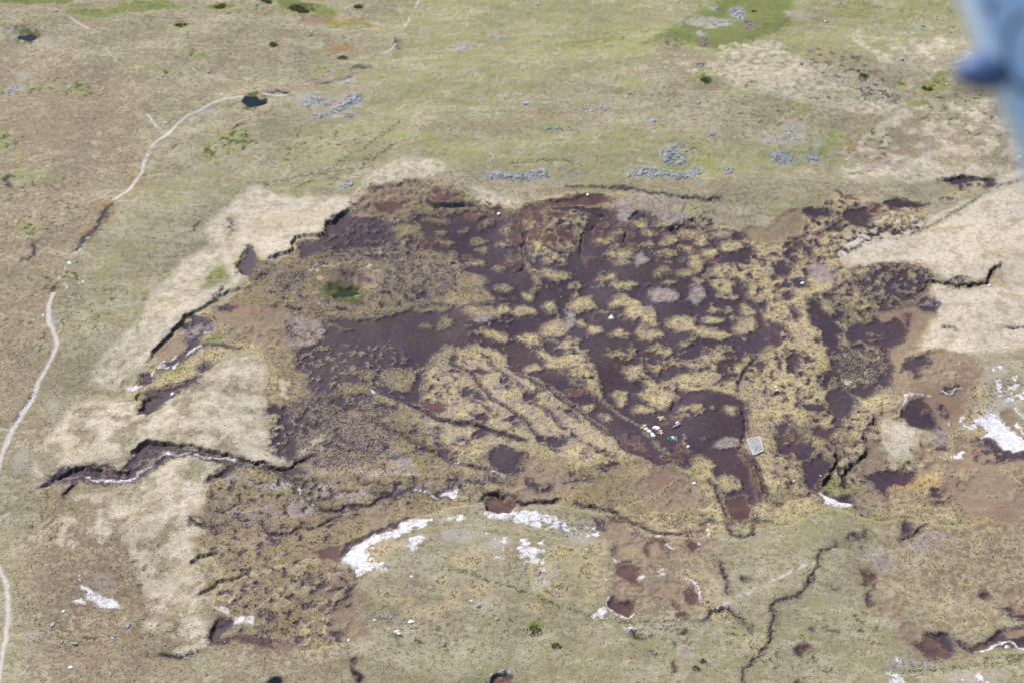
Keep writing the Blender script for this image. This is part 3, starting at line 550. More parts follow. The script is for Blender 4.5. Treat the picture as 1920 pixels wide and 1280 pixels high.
P('red', [(1255,1122),(1287,1152),(1287,1160),(1272,1152)], .8, 3); E('red', 1280, 1188, 11, 7, 1.2, 3); P('mauve', [(1275,1205),(1292,1210),(1294,1232),(1280,1225)])
P('red', [(1255,1243),(1263,1240),(1265,1258),(1258,1260)]); P('peat', [(1180,1182),(1195,1183),(1203,1198),(1192,1195)]); E('heather', 1218, 1222, 7, 4)
S('white', [(1135,1136),(1150,1145),(1162,1151),(1180,1153),(1187,1146)], 4); S('white', [(1143,1112),(1140,1125),(1138,1135)], 3)
S('white', [(1287,1086),(1297,1092),(1306,1098),(1312,1112),(1310,1120),(1313,1132)], 4); S('white', [(1149,1041),(1158,1046),(1167,1052)], 4); S('white', [(1312,1018),(1313,1026)], 4)
gully([(1150,1040),(1152,1022)], 3, .5); gully([(1162,1058),(1178,1050)], 4, .7)

# south-west hollows
P('red', [(587,1030),(612,1022),(640,1020),(640,1030),(632,1046),(605,1048)])
S('peat', [(635,1045),(655,1020),(690,1002),(745,982),(760,970)], 9); S('mud', [(700,990),(745,975)], 14)
W('brown', [(560,1000),(700,960),(760,960),(740,990),(640,1060),(680,1120),(660,1200),(560,1220),(480,1230),(440,1180),(560,1100)], .9, 6)
P('mud', [(600,1040),(660,1060),(670,1100),(650,1150),(690,1190),(660,1200),(630,1160),(600,1120),(640,1090)], .5, 8)
P('mud', [(680,965),(780,955),(760,970),(700,985)], 1, 8)
for e in [(575,1090,14,10),(610,1095,20,8),(595,1180,0,0),(655,1095,10,14),(500,1155,18,10),(440,1055,18,8),(480,980,20,12),(410,980,22,6),(625,1190,12,6),(490,1185,10,6),(395,1235,0,0)]:
    if e[2]: E('heather', *e, .5, 3)
P('peat', [(640,1130),(660,1090),(665,1060),(668,1090),(655,1120)], .5, 3); E('peat',578,1088,10,7,.4,3); E('peat',600,1100,14,5,.4,3); E('peat',632,1187,8,6,.2,3)
gully([(490,975),(500,990),(517,1001),(545,993),(562,982),(592,981),(620,972),(640,962)], 4, .9); P('peat', [(500,992),(520,990),(530,1000),(515,1020),(505,1015)], .9, 3); P('red',[(560,966),(590,962),(580,975),(560,985)],.6,3)
gully([(620,1147),(630,1132),(645,1124),(655,1118)], 3, .5)
S('peat', [(390,1205),(440,1198),(500,1200),(545,1208)], 6); S('red', [(430,1200),(480,1204),(540,1210)], 10); P('mud',[(480,1195),(545,1200),(560,1215),(500,1225),(480,1215)],.9,8)
P('peat', [(408,1160),(432,1162),(428,1180),(412,1195),(395,1202),(391,1187)]); scarp([(396,1206),(391,1190),(400,1175),(410,1160)][::1], 1.3, 4)
scarp([(352,1066),(357,1047),(395,1033),(420,1027)], 1.5, 7); scarp([(366,1137),(375,1110),(400,1095),(425,1087),(475,1077)], 1.5, 7)
gully([(295,1225),(325,1230),(350,1225),(372,1219)], 3, .7)
E('red', 942, 1272, 22, 13); cut((942,1272,24,15), .7, 1.5); E('moss', 940, 1272, 6, 3); S('white', [(918,1275),(922,1264),(935,1258),(952,1258),(964,1266)], 3)
E('peat', 516, 1276, 14, 8); cut((516,1277,15,9), .8, 1); gully([(660,1246),(668,1262),(674,1285)], 6, .9); E('peat', 664, 1240, 5, 5)
P('peat', [(355,965),(372,970),(395,985),(375,985),(358,975)], .9, 3); E('mud', 470,1005,30,12,.6,3)
gully([(480,1100),(470,1105)], 3, .5)

# south-east hollows
P('mud', [(1690,1165),(1712,1168),(1730,1185),(1720,1200),(1700,1200),(1688,1185)])
P('peat', [(1735,1182),(1775,1187),(1785,1205),(1785,1220),(1765,1217),(1742,1203)]); scarp([(1712,1170),(1735,1182),(1775,1187),(1795,1195)], .8, 5)
P('red', [(1712,1205),(1740,1190),(1762,1205),(1768,1215),(1782,1222),(1784,1232),(1765,1233),(1735,1230),(1720,1217)]); P('peat',[(1708,1200),(1716,1196),(1724,1215)],1,3)
P('peat', [(1812,1210),(1845,1207),(1870,1180),(1930,1170),(1960,1200),(1930,1212),(1865,1213),(1820,1216)]); P('mud', [(1880,1180),(1930,1172),(1930,1195),(1885,1195)]); P('red', [(1835,1208),(1860,1202),(1880,1200),(1868,1212),(1845,1214)])
P('peat', [(1880,1138),(1930,1150),(1930,1160),(1900,1155)]); P('mud', [(1880,1110),(1960,1080),(1960,1150),(1900,1150)], 1.2, 8)
P('peat', [(1790,1197),(1800,1195),(1815,1208),(1800,1205)]); E('ochre', 0, 0, 1, 1) if False else None
S('white', [(1830,1216),(1862,1216),(1872,1208),(1880,1202),(1892,1203),(1905,1212),(1925,1218)], 4); P('white', [(1865,1212),(1880,1202),(1895,1205),(1885,1215)], .2, 3)
scarp([(1800,1203),(1845,1205),(1868,1180),(1900,1178)], .8, 5)
P('red', [(1608,1067),(1630,1068),(1645,1085),(1646,1107),(1630,1112),(1622,1095)], 1.2, 3); W('wetgreen', blob(1626,1090,9,6), 1, 1.5)
P('peat', [(1625,1122),(1632,1110),(1636,1130),(1628,1132)]); P('mauve', [(1625,1030),(1660,1035),(1685,1060),(1650,1065),(1630,1050)], .6, 3); P('mauve', [(1700,1028),(1742,1005),(1767,1003),(1755,1030),(1720,1037)], .9, 3)
P('heather', [(1580,1000),(1620,995),(1620,1035),(1590,1030)], .1, 3); P('peat', [(1690,985),(1705,980),(1712,1000),(1692,1016),(1695,1000)], .9, 3); E('peat', 1693, 973, 8, 6, .4, 3)
gully([(1690,1014),(1710,1005),(1725,995),(1736,988)], 3, .8); gully([(1600,1003),(1610,1008),(1618,1009)], 3, .8); E('peat',1845,1112,10,7,.2,3)
P('mud', [(1635,1130),(1680,1120),(1700,1150),(1670,1165),(1640,1150)], .7, 3)
E('red', 1508, 1212, 14, 6); E('peat', 1500, 1217, 8, 4); E('red', 1497, 1275, 12, 5); E('heather', 1568,1190,8,6,.2,3); cut((1508,1213,16,7), .4, 1)
for e in [(1555,1095,5,3),(1561,1107,8,5),(1571,1105,4,2),(1540,1094,3,2),(1522,1180,5,4),(1547,1176,3,2),(1318,1238,5,3),(1304,1255,5,4)]: E('heather', *e)
CREEK = [(1565,1022),(1555,1030),(1535,1034),(1532,1047),(1536,1057),(1527,1072),(1522,1090),(1507,1105),(1492,1120),(1472,1125),(1452,1132),(1447,1142),(1452,1150),(1450,1168),(1442,1180),(1440,1205),(1436,1218),(1422,1232),(1400,1249),(1392,1256),(1393,1270),(1398,1290)]
gully(CREEK, 1.9, .7)
gully([(1310,1162),(1325,1159),(1342,1150),(1357,1144),(1372,1150),(1390,1165),(1405,1182)], 3, .7)
gully([(1350,1058),(1355,1075),(1362,1100),(1367,1117)], 3, .5, 'peat')
gully([(1358,974),(1380,997),(1395,1003),(1410,997),(1415,978)], 3, .5); gully([(1400,973),(1420,974),(1445,976)], 4, .5)
E('peat', 1397, 1087, 7, 5, 1, 3); gully([(1450,947),(1462,942)], 4, .6)
W('green', [(1560,1020),(1530,1070),(1490,1120),(1440,1150),(1430,1215),(1390,1260),(1400,1285),(1410,1260),(1450,1215),(1460,1150),(1500,1130),(1550,1060)], .4, 2)

# hags and scarps of the basin rim
scarp([(492,493),(510,486),(527,477),(545,471),(549,455),(555,442),(580,440),(611,441),(613,428),(614,416),(630,408),(637,397),(655,388),(659,378)][::1], 1.9, 9)
scarp([(345,600),(365,583),(385,570),(410,553),(430,540),(455,538),(475,533)][::1], 1.5, 5)
gully([(400,555),(410,545),(415,537)], 3, .7)
P('peat', [(462,460),(472,462),(478,480),(480,498),(470,520),(450,512),(448,495),(462,480)]); scarp([(465,522),(452,510),(445,497),(452,480),(463,463)], 1.5, 5)
scarp([(465,525),(480,521),(500,510),(510,500)], .7, 5)
gully([(425,410),(435,420),(428,425),(440,430)], 4, .5)
P('mud', [(295,660),(320,640),(345,625),(365,600),(375,620),(362,650),(330,667),(300,677)]); W('ochre', blob(318,655,18,10), .6, 2)
P('peat', [(337,617),(362,592),(395,602),(393,622),(372,642),(340,640),(352,622)], 1.6, 3); P('peat', [(345,640),(372,638),(377,655),(325,688),(298,692),(330,665),(355,655)])
P('mauve', [(340,628),(380,605),(396,608),(392,622),(360,640)], .5, 3)
scarp([(270,682),(282,667),(300,645),(312,636),(325,623),(337,612),(340,598),(365,583)], 2.0, 7)
scarp([(220,723),(226,708),(236,700)], .9, 4)
S('white', [(392,622),(375,640)], 3, mos=.5); S('white', [(375,652),(350,665),(322,687),(300,687),(287,697),(282,710),(262,720),(240,724)], 3.5, mos=.3); S('white', [(297,687),(320,675),(332,663)], 2.5, mos=.1)
P('white', [(232,722),(262,714),(258,725),(240,730)], .8, 3)
P('peat', [(262,700),(282,695),(287,707),(270,718)]); scarp([(262,712),(262,700),(272,695)], .8, 4)
P('peat', [(272,730),(300,724),(350,714),(378,708),(370,720),(325,732),(312,748),(282,772),(260,774),(256,764),(270,752)]); S('moss', [(305,724),(330,723),(345,718)], 6)
scarp([(260,776),(256,766),(270,752),(274,742),(255,745),(258,735),(275,728),(290,724)], 1.6, 5)
P('peat', [(370,695),(382,680),(395,690),(382,702)]); S('peat', [(375,652),(410,652),(445,652),(455,650)], 5)
W('ochre', blob(292,742,10,5), .5, 1.5); W('wetgreen', blob(400,637,22,9), .45, 2); W('wetgreen', blob(1590,930,18,6), .3, 2)
S('peat', [(480,520),(500,512)], 3)
# north rim cracks
gully([(1065,350),(1110,350),(1155,354),(1190,355),(1217,362),(1260,367),(1292,371),(1307,369),(1322,376),(1335,376),(1350,367)], 2.4, .8)
gully([(730,347),(760,338),(790,340),(810,338)], 2.5, .6); gully([(700,352),(730,345)], 3, .6)
scarp([(975,385),(990,378),(1030,378),(1062,374),(1100,362)], .9, 6)
scarp([(800,375),(830,371),(880,372)], .9, 6); scarp([(895,385),(930,390),(960,398)], .9, 6)
for l in [[(992,395),(972,420),(980,430),(985,445),(975,460),(984,482),(982,502),(968,515)],[(1120,417),(1095,435),(1090,455),(1092,475),(1087,485)],[(1182,417),(1190,402),(1205,396),(1215,402)],[(1167,427),(1172,450),(1177,470)],[(1227,442),(1247,432),(1275,422),(1290,412)],[(1330,445),(1345,460),(1358,473)],[(1090,398),(1130,400),(1150,415)]]: gully(l, 4, .9)
gully([(1290,378),(1284,390),(1282,402)], 4, .5, 'moss'); gully([(1146,368),(1148,378)], 3, .6)
CH = [(1875,495),(1862,510),(1852,527),(1830,532),(1800,542),(1780,537),(1752,532),(1740,534),(1727,545),(1720,557)]
S('moss', [(1870,500),(1860,520),(1830,532),(1790,536)], 16, mos=.9); P('heather', [(1770,533),(1800,525),(1815,530),(1800,542),(1780,540)], .9, 3); gully(CH, 5, 1.4); S('moss', [(1868,520),(1885,532)], 10, mos=.6)
gully([(1775,535),(1790,524),(1808,524)], 3, .8); gully([(1740,567),(1752,567),(1760,572)], 3, .9)
P('peat', [(1757,337),(1790,330),(1822,329),(1840,336),(1870,339),(1867,348),(1845,352),(1830,345),(1812,352),(1802,357),(1800,345)]); scarp([(1752,339),(1775,334),(1790,331),(1822,330),(1840,338),(1872,339)], 1.2, 5)
P('moss', [(1808,342),(1835,338),(1852,345),(1830,355),(1812,350)], .6, 3); S('moss', [(1770,372),(1790,364),(1805,362)], 7)
gully([(1765,373),(1785,370)], 3, .6); gully([(1565,357),(1578,361),(1582,370),(1600,372),(1605,367)], 3, .8); P('red', [(1582,363),(1605,362),(1605,368)])
gully([(1887,610),(1900,613),(1920,613)], 3, .7); gully([(1770,615),(1785,614),(1792,618)], 2, .5); S('peat', [(1705,585),(1698,600),(1694,640)], 2)
gully([(1725,675),(1745,660)], 3, .5) 
P('mauve', [(1640,305),(1700,296),(1702,305),(1650,315),(1620,318)], .8, 3); P('mauve', [(1715,282),(1745,268),(1760,265),(1745,280)], .3, 3)
# dips and cracks of the open moor
scarp([(62,480),(65,462),(60,488),(42,486)][0:3], .8, 4); gully([(62,460),(65,468),(60,480),(53,488),(42,487)], 2.4, .8)
gully([(439,243),(446,237),(458,235)], 3, 1.1); gully([(322,277),(328,273)], 3, .5); gully([(1307,125),(1314,119),(1322,117)], 2.6, .9); gully([(1597,109),(1603,115),(1611,111)], 2.6, .9)
gully([(12,332),(15,345),(20,352)], 3, .7); gully([(580,70),(587,66)], 3, .6); gully([(360,432),(372,418)], 2.5, .6)
P('mud', [(565,28),(583,34),(600,30),(608,38),(600,46),(580,48),(570,42)]); W('ochre', [(565,28),(583,34),(600,30),(608,38),(600,46),(580,48),(570,42)], 1, 1)
P('heather', [(1305,72),(1325,70),(1330,85),(1315,86)], 1, 3); P('heather', [(1395,45),(1412,42),(1414,58),(1402,60)], 1, 3)
for l in [[(660,127),(670,122),(680,127),(695,125)],[(742,75),(748,90)],[(500,172),(510,175),(520,170),(545,178)]]: S('peat', l, 5, mos=.6)
S('peat', [(590,158),(620,150),(660,143)], 3, mos=.2); E('mud', 590, 150, 14, 6, .6, 3)
for a in [(600,330,760,215),(620,345,740,270),(640,335,700,290),(560,345,660,320)]: S('lush', [(a[0],a[1]),((a[0]+a[2])/2+8,(a[1]+a[3])/2+4),(a[2],a[3])], 3, mos=.3)
for e in [(574,15,20,9),(410,10,12,6),(500,8,14,6),(672,14,6,4),(512,85,8,5),(340,45,14,6)]: E('lush', *e, .6, 3)
for e in [(1408,155,9,6),(1325,150,10,8),(1755,158,8,5),(1740,165,8,5),(1620,145,6,4),(1690,155,5,3),(395,285,14,14),(445,262,26,14),(55,430,12,10),(150,160,18,6)]: E('lush', *e, -.2, 3)
P('heather', [(1230,70),(1260,72),(1290,90),(1250,95)], -.6, 3)
P('heather', [(1520,80),(1600,100),(1680,160),(1640,180),(1560,150),(1500,120)], -.9, 3); P('heather', [(1610,165),(1690,170),(1680,190),(1620,185)], -.2, 3)
for e in [(20,263,22,16),(45,170,60,6),(160,175,30,8),(480,1215,0,0),(100,520,60,10),(50,545,50,8)]:
    if e[2]: E('lush', *e, -1.0, 3)
# round moss cushions on the knoll
for e in [(890,1095,14,7),(850,1110,9,9),(878,1088,8,6),(826,1137,7,4),(806,1138,4,3),(792,1138,4,3),(777,1147,4,2.5),(810,1150,8,5),(830,1105,7,6),(765,1140,5,4),(895,1050,12,8),(868,1050,14,10),(765,1125,4,3),(740,1120,10,7),(830,1085,10,8),(790,1105,0,0),(850,1130,12,4),(720,1115,16,8),(1005,1140,10,6),(985,1136,6,4)]:
    if e[2]: E('moss', *e)

# stony outcrops
OUT = {'west': [(615,207),(635,194),(655,175),(677,176),(681,187),(655,197),(640,206),(620,213)],
       'flat': [(563,200),(570,185),(590,172),(600,180),(592,195),(572,204)],
       'mid': [(897,321),(918,322),(940,318),(960,324),(1025,319),(1028,334),(975,340),(940,335),(915,337)],
       'long': [(1172,327),(1200,316),(1237,314),(1250,322),(1280,320),(1305,312),(1322,318),(1305,331),(1277,338),(1240,334),(1180,333)],
       'slab': [(1235,284),(1262,272),(1287,293),(1285,307),(1255,310),(1237,302)],
       'east': [(1445,290),(1475,284),(1500,303),(1480,310),(1448,307)],
       'edge': [(1510,290),(1535,286),(1535,300),(1512,303)],
       'top': [(1365,18),(1385,8),(1402,30),(1390,41),(1372,28)],
       'topb': [(1335,42),(1365,30),(1370,46),(1345,50)],
       'patch': [(1356,316),(1368,312),(1373,322),(1360,330)], 'knob': [(1325,250),(1343,247),(1343,257),(1330,258)], 'farwest': [(10,166),(20,155),(38,154),(30,166),(15,176)], 'low': [(630,345),(660,338),(666,345),(640,355)], 'tip': [(1070,325),(1082,321),(1085,326)], 'roadside': [(1272,268),(1283,267),(1282,277),(1272,276)]}
for k, p in OUT.items(): P('stone', p, (.3 if k in ('flat','slab','east','farwest') else .9), 3, grow=-.4)
for l in [[(1466,243),(1485,238),(1500,238),(1522,246)],[(1440,267),(1470,258),(1488,246)],[(1550,250),(1538,265),(1530,283)],[(1480,270),(1500,262)]]: S('stone', l, 9, mos=.4)
for e in [(600,190,20,7),(650,155,9,4),(655,213,11,5),(605,218,16,6),(692,209,5,4),(1317,338,7,4),(1337,12,7,4),(1280,39,8,4),(1312,62,10,6),(1705,57,8,4),(1728,45,12,4),(1690,115,6,6),(987,191,8,4),(1107,204,6,3),(1128,195,6,3),(1225,223,7,4),(1040,241,18,4),(1290,283,5,3),(865,92,8,4),(935,70,8,5),(380,0,0,0),(1660,40,0,0)]:
    if e[2]: E('stone', *e, .5, 3)

# paths and trods
S('path', [(545,176),(520,180),(505,178),(480,179),(450,183),(425,187),(400,195),(375,206),(350,217),(335,228),(318,243),(305,254),(297,262)], 5, .3)
S('path', [(333,230),(325,238),(312,250),(296,262)], 8, .3)
S('path', [(297,260),(282,280),(272,297),(268,312),(262,330)], 6, .5, mos=.3)
S('path', [(260,332),(250,345),(240,358),(225,372),(212,382)], 7, .3); S('path', [(218,380),(238,382)], 3)
S('path', [(207,397),(195,412),(180,432),(160,452),(145,470),(132,482)], 5, .5, mos=.0)
S('lush', [(210,388),(196,408),(180,428),(165,445),(150,460)], 10, mos=1.0); S('peat', [(207,392),(196,408),(182,426),(166,442),(150,458)], 5, mos=1.2); S('peat', [(152,455),(140,468)], 4)
S('path', [(130,485),(122,500),(112,520),(106,540)], 4, .5, mos=-.6); S('peat', [(106,532),(103,540),(98,548)], 9, mos=1)
S('path', [(105,545),(97,555),(91,572),(90,590),(92,605),(99,620),(105,635),(107,648),(101,662),(92,677),(82,693),(73,708),(66,724),(58,745),(48,762),(38,782),(28,800),(20,815),(12,835),(4,855),(-5,880),(-20,920)], 8, .3)
S('path', [(66,724),(58,745),(48,762),(38,782),(28,800),(20,815)], 10, .3, mos=1.4)
S('peat', [(62,728),(45,765),(30,790)], 2, .3, mos=0.3)
S('path', [(-10,806),(8,806),(30,812)], 3, .3)
S('path', [(-10,1050),(3,1075),(12,1095),(16,1125),(13,1160),(11,1190),(6,1222),(2,1250),(-4,1290)], 7, .3)
S('path', [(11,1190),(18,1165),(18,1130)], 3, .3); S('path', [(10,1182),(14,1200)], 9)
S('path', [(128,30),(142,40),(158,49),(168,53)], 5, .3, mos=1.2); S('path', [(182,68),(188,80),(200,92),(222,120)], 3, .4, mos=-.1); S('path', [(275,213),(283,223),(291,233),(298,238)], 5, .3)
S('path', [(228,122),(245,145),(254,160),(257,185),(262,200)], 2, .4, mos=-.4)
S('path', [(786,-5),(775,15),(767,30),(761,45),(753,63)], 4, .3, mos=.5); S('path', [(745,82),(730,95),(712,101)], 5, .4, mos=.4)
S('path', [(98,580),(120,600),(110,625)], 3, .4, mos=-.6); S('path', [(120,532),(125,540),(122,545)], 3, .4)
def trod(l, wpx=1.6, mos=.5):
    S('lush', l, wpx, .25, mos=mos)
    sl_, d, side, arc, T = sdline(l, warp=.25); H[sl_] -= .18 * (1 - sstep(.2, .8, d))
trod([(830,1060),(855,1067),(880,1073),(920,1088),(960,1100),(1000,1117),(1042,1131),(1080,1144),(1120,1158),(1160,1164),(1210,1165),(1260,1163),(1310,1162)])
trod([(1915,335),(1880,347),(1850,362),(1815,382),(1790,396),(1760,412),(1735,423)])
trod([(1700,1259),(1760,1254),(1830,1247),(1925,1238)], 2.4); trod([(1840,1235),(1880,1234),(1925,1230)], 2.2)
trod([(960,308),(1000,304),(1060,303),(1090,310)], 1.3); trod([(500,345),(580,330),(650,322)], 1.3); trod([(1580,325),(1640,320)], 1.5)
S('path', [(1335,1148),(1360,1137),(1400,1117),(1440,1092),(1490,1068),(1530,1052)], 5, .4, mos=-.3)
S('path', [(840,1140),(880,1135),(925,1122)], 3, .4, mos=-.6); S('path', [(0,965),(20,957)], 3, .4, mos=.3)

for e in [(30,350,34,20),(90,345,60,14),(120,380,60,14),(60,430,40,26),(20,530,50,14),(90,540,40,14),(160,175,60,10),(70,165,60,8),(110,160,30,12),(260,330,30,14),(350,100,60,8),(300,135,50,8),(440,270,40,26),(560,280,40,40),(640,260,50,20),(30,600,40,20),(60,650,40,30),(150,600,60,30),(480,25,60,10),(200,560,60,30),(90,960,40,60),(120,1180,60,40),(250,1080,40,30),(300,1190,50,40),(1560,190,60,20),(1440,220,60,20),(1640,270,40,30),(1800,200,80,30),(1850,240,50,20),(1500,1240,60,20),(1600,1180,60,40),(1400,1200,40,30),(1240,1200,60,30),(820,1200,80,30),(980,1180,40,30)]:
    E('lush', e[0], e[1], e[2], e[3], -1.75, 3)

for l in [[(900,660),(930,690),(960,715),(990,745)],[(985,735),(1020,765),(1060,800),(1100,835),(1150,860)],[(860,730),(900,760),(930,780)],[(1020,720),(1060,750),(1090,790)]]: S('peat', l, 5, mos=.3)
PONDS = [('pond', (51, 65), (17, 8), .2), ('pond', (476.5, 194), (21, 13), .3), ('murky_pond', (650, 547), (27, 10), .0), ('pond', (843, 381), (36, 4.5), -.15), ('pond', (516, 1277), (14, 7), -.1)]
cut((46, 58, 36, 17), 1.2, 5); cut((51, 65, 19, 9), 1.1, 2, .3); cut((476.5, 194, 22, 13), 1.4, 1.5, .3); cut((843, 381, 38, 6), .9, 1.5, .5)
E('lush', 51, 64, 27, 13, .6, 3); E('lush', 476, 193, 27, 17, .9, 3)
E('lush', 40, 52, 24, 8, -.2, 3); E('stone', 24, 58, 8, 8, -.4, 3)
BOULDERS = [(1573, 8, 2.6, 'large pale grey boulder alone near the top edge'), (1546, 33, 1.3, 'white stone at the top of a short line of pale stones', 1), (1549, 37, 1.4, 'cream stone second in the short line of pale stones', 1), (1550, 45, .8, 'small white stone third in the line of pale stones', 1), (1554, 54, .9, 'small white stone at the bottom of the line of pale stones', 1), (1470, 10, 1.2, 'round grey stone in green grass left of the large boulder'), (1457, 12, 1.0, 'small dark-sided stone in green grass near the top edge'),
 (390, 131, 2.2, 'broad grey boulder in dry grass above the round pond'), (130, 163, 2.2, 'dark grey boulder on the brown strip, upper left'), (83, 50, 1.8, 'white-topped boulder on the rim of the far left pond'), (105, 23, 2.2, 'grey boulder on the green bank above the far left pond'), (15, 130, 1.2, 'small pale stone near the left edge below the pond'), (43, 359, 1.8, 'pale grey boulder in the brown grass, left side'), (118, 763, 1.4, 'pale round stone east of the long path, upper of two'), (93, 791, 1.4, 'pale round stone east of the long path, lower of two'),
 (345, 165, 2.4, 'low pinkish grey boulder in grass left of the round pond'), (416, 178, 1.2, 'small white stone beside the pale path', 1), (240, 29, .9, 'tiny pale stone near the top edge on the left'), (584, 61, 1.2, 'white stone on the lip of a black hollow', 1), (553, 107, 1.1, 'small pale stone west of the twin grass rings'), (453, 224, 1.4, 'left grey stone above the small black hollow'), (446, 227, 1.1, 'low grey stone left of its neighbour above the black hollow'), (310, 228, 1.1, 'small white stone beside the path junction', 1),
 (987, 191, 2.2, 'white and grey boulder alone on the tan slope'), (1180, 171, 1.7, 'grey boulder on the green ridge of the upper slope'), (1128, 196, 1.8, 'pale boulder, upper of the pair on the slope'), (1107, 204, 1.6, 'pale boulder, lower of the pair on the slope'), (1225, 223, 2.2, 'grey boulder in the small green patch of the slope'), (1212, 60, 1.1, 'dark hole-side stone on the summit flank'), (1008, 10, 1.8, 'flat pale slab near the top edge above the tan slope'), (975, 13, 1.2, 'pale stone left of the flat slab near the top edge'), (1266, 105, 1.1, 'left cream stone below the summit crag', 1), (1284, 105, 1.1, 'right cream stone below the summit crag', 1),
 (1126, 305, 1.1, 'small dark-shadowed stone on the tan slope above the rim'), (1292, 190, 1.2, 'dark-sided stone in the grass of the eastern slope'), (1310, 191, 2.0, 'grey stone in the green dip of the eastern slope'), (1397, 178, 1.4, 'pale stone above the dark hole of the eastern slope'), (1285, 283, 1.6, 'stone with dark hollow right of the flat slabs'),
 (1690, 115, 2.0, 'pale grey stone in the green patch by the wing'), (1643, 60, 1.4, 'small green-grey stone on the upper right slope'), (1704, 57, 1.8, 'left grey stone of the rocks on the upper right'), (1729, 46, 1.8, 'right grey stone of the rocks on the upper right'), (1775, 160, .9, 'small white stone right of the green hollow', 1), (1912, 298, 2.0, 'white-topped stone at the right edge', 1),
 (1456, 721, 1.5, 'white stone on yellow moss in the right half of the basin', 1), (1458, 727, 1.2, 'smaller white stone touching its neighbour on yellow moss', 1), (772, 1081, 1.3, 'white stone alone on the knoll, upper one', 1), (732, 1154, 1.8, 'pale grey boulder on the knoll, left of the brightest one'), (703, 1162, 1.4, 'low whitish stone at the left of the knoll stones', 1), (717, 1153, 1.2, 'small pale stone between two larger knoll stones'), (771, 1162, 2.0, 'bright white rounded boulder on the knoll', 1), (744, 1181, 1.9, 'angular white rock, upper part of a cluster on the knoll', 1), (747, 1185, 1.4, 'angular white rock, lower part of a cluster on the knoll', 1), (897, 1133, 1.9, 'bluish white boulder beside the trod on the knoll'), (884, 1122, 1.1, 'small white stone left above the bluish boulder', 1), (925, 1150, 1.2, 'small bluish stone, upper of two south of the trod'), (931, 1160, 1.4, 'small bluish stone, lower of two south of the trod'), (1002, 1099, .8, 'tiny white stone just above the trod', 1),
 (240, 1171, 2.6, 'dark grey boulder in brown grass, lower left'), (98, 1168, 2.2, 'pale grey boulder in brown grass near the lower left path'), (140, 1206, 2.2, 'dark grey boulder low on the left, in brown grass'), (115, 1202, 1.8, 'low grey boulder left of a darker one, lower left'), (212, 1196, 1.5, 'small grey boulder below the dark one, lower left'), (208, 1268, 1.9, 'grey boulder near the bottom edge on the left'), (54, 1256, 1.4, 'greenish grey stone near the lower left corner'), (133, 1254, 1.8, 'pale stone near the bottom edge, left of the grey boulder', 1), (118, 1142, 1.2, 'small white stone in tan grass, lower left', 1),
 (130, 493, 2.0, 'pale stone slab beside the worn path', 1), (142, 490, 1.8, 'grey stone slab touching the pale slab by the path'), (149, 533, 1.3, 'left of two small white stones east of the path', 1), (156, 530, 1.2, 'right of two small white stones east of the path', 1), (81, 590, 1.3, 'pale stone just west of the path bend', 1), (1155, 354, .01, 'x'), (1270, 1160, .01, 'x'), (1137, 1081, .8, 'tiny white stone at the foot of the mossy slope', 1), (654, 1201, 1.1, 'small white stone in dark turf near the bottom', 1), (728, 1177, .9, 'small cream stone left of the white cluster', 1), (1488, 905, 1.0, 'pinkish white stone in brown moss west of the dark gully', 1), (1539, 889, .9, 'small white stone on dark peat beside the gully', 1), (1571, 850, .01, 'x'), (1855, 535, 1.4, 'pale stone south of the winding channel', 1)]
BOULDERS = [b for b in BOULDERS if b[2] > .1]
BUSHES = [(556, 15, 3.6, 'widest dark rush clump at the top edge', 90, 1.1), (568, 22, 2.4, 'dark rush clump beside the orange bare patch', 60, 1.0), (413, 13, 2.4, 'dark clump in a green dip at the top edge', 60, .9), (500, 8, 2.2, 'small dark clump between two larger ones at the top edge', 50, .9), (672, 15, 2.0, 'round dark clump right of the orange bare patch', 45, .9), (513, 86, 2.0, 'dark clump in tan grass above the two grass rings', 45, .8), (340, 46, 2.6, 'low green clump in dry grass near the top left', 60, .7), (642, 106, 2.2, 'green clump right of the grass ring', 45, .7), (1324, 150, 2.6, 'dark green clump in the hollow below a black slit', 55, .8), (1738, 166, 2.2, 'dark green clump under the right-hand slope', 50, .9), (1620, 145, 1.8, 'small dark clump on the brown right slope', 35, .8), (1413, 21, .9, 'tiny dark clump on the green summit', 18, .7), (1083, 1250, .01, 'x'), (1318, 1238, 1.2, 'left dark tuft near the bottom edge', 22, .5), (1304, 1254, 1.3, 'lower dark tuft near the bottom edge', 22, .5), (1002, 1182, 2.6, 'dark green tuft group on the southern slope', 50, .6), (1043, 1211, 1.6, 'round green tuft east of the larger tuft group', 35, .6), (962, 1155, .01, 'x')]
BUSHES = [b for b in BUSHES if b[2] > .1]

P('white', [(1538,928),(1550,936),(1570,941),(1594,946),(1592,953),(1570,952),(1548,943)], grow=.35)

# ------------------------------------------------------------------ heights
peaty = np.maximum.reduce([F['peat'], F['red'], F['mud']])
H -= 0.38 * sstep(-0.4, 1.0, peaty + 0.5 * N3)
H -= 0.10 * sstep(-0.3, .6, F['path'])
tuft = np.maximum.reduce([F['moss'], F['mauve'], F['heather']])
rough = 0.35 + 0.65 * sstep(-.5, 1, tuft) - 0.12 * sstep(0, 1.5, F['peat']) - .2 * sstep(0, 1, F['white'])
inner = (np.abs(X) < 262) & (Y > -200) & (Y < 275)
H += rough * (0.15 * perlin(X, Y, 1.25, 21) + 0.17 * perlin(X, Y, 2.4, 22)) * inner
H += sstep(-.3, .6, tuft) * (0.22 * perlin(X, Y, 5, 23))
H += 0.5 * perlin(X, Y, 14, 24) * inner + 2.1 * perlin(X, Y, 36, 25) * inner
H += 0.3 * sstep(-.2, 1, F['stone']) * (0.6 + 1.5 * np.abs(N3))
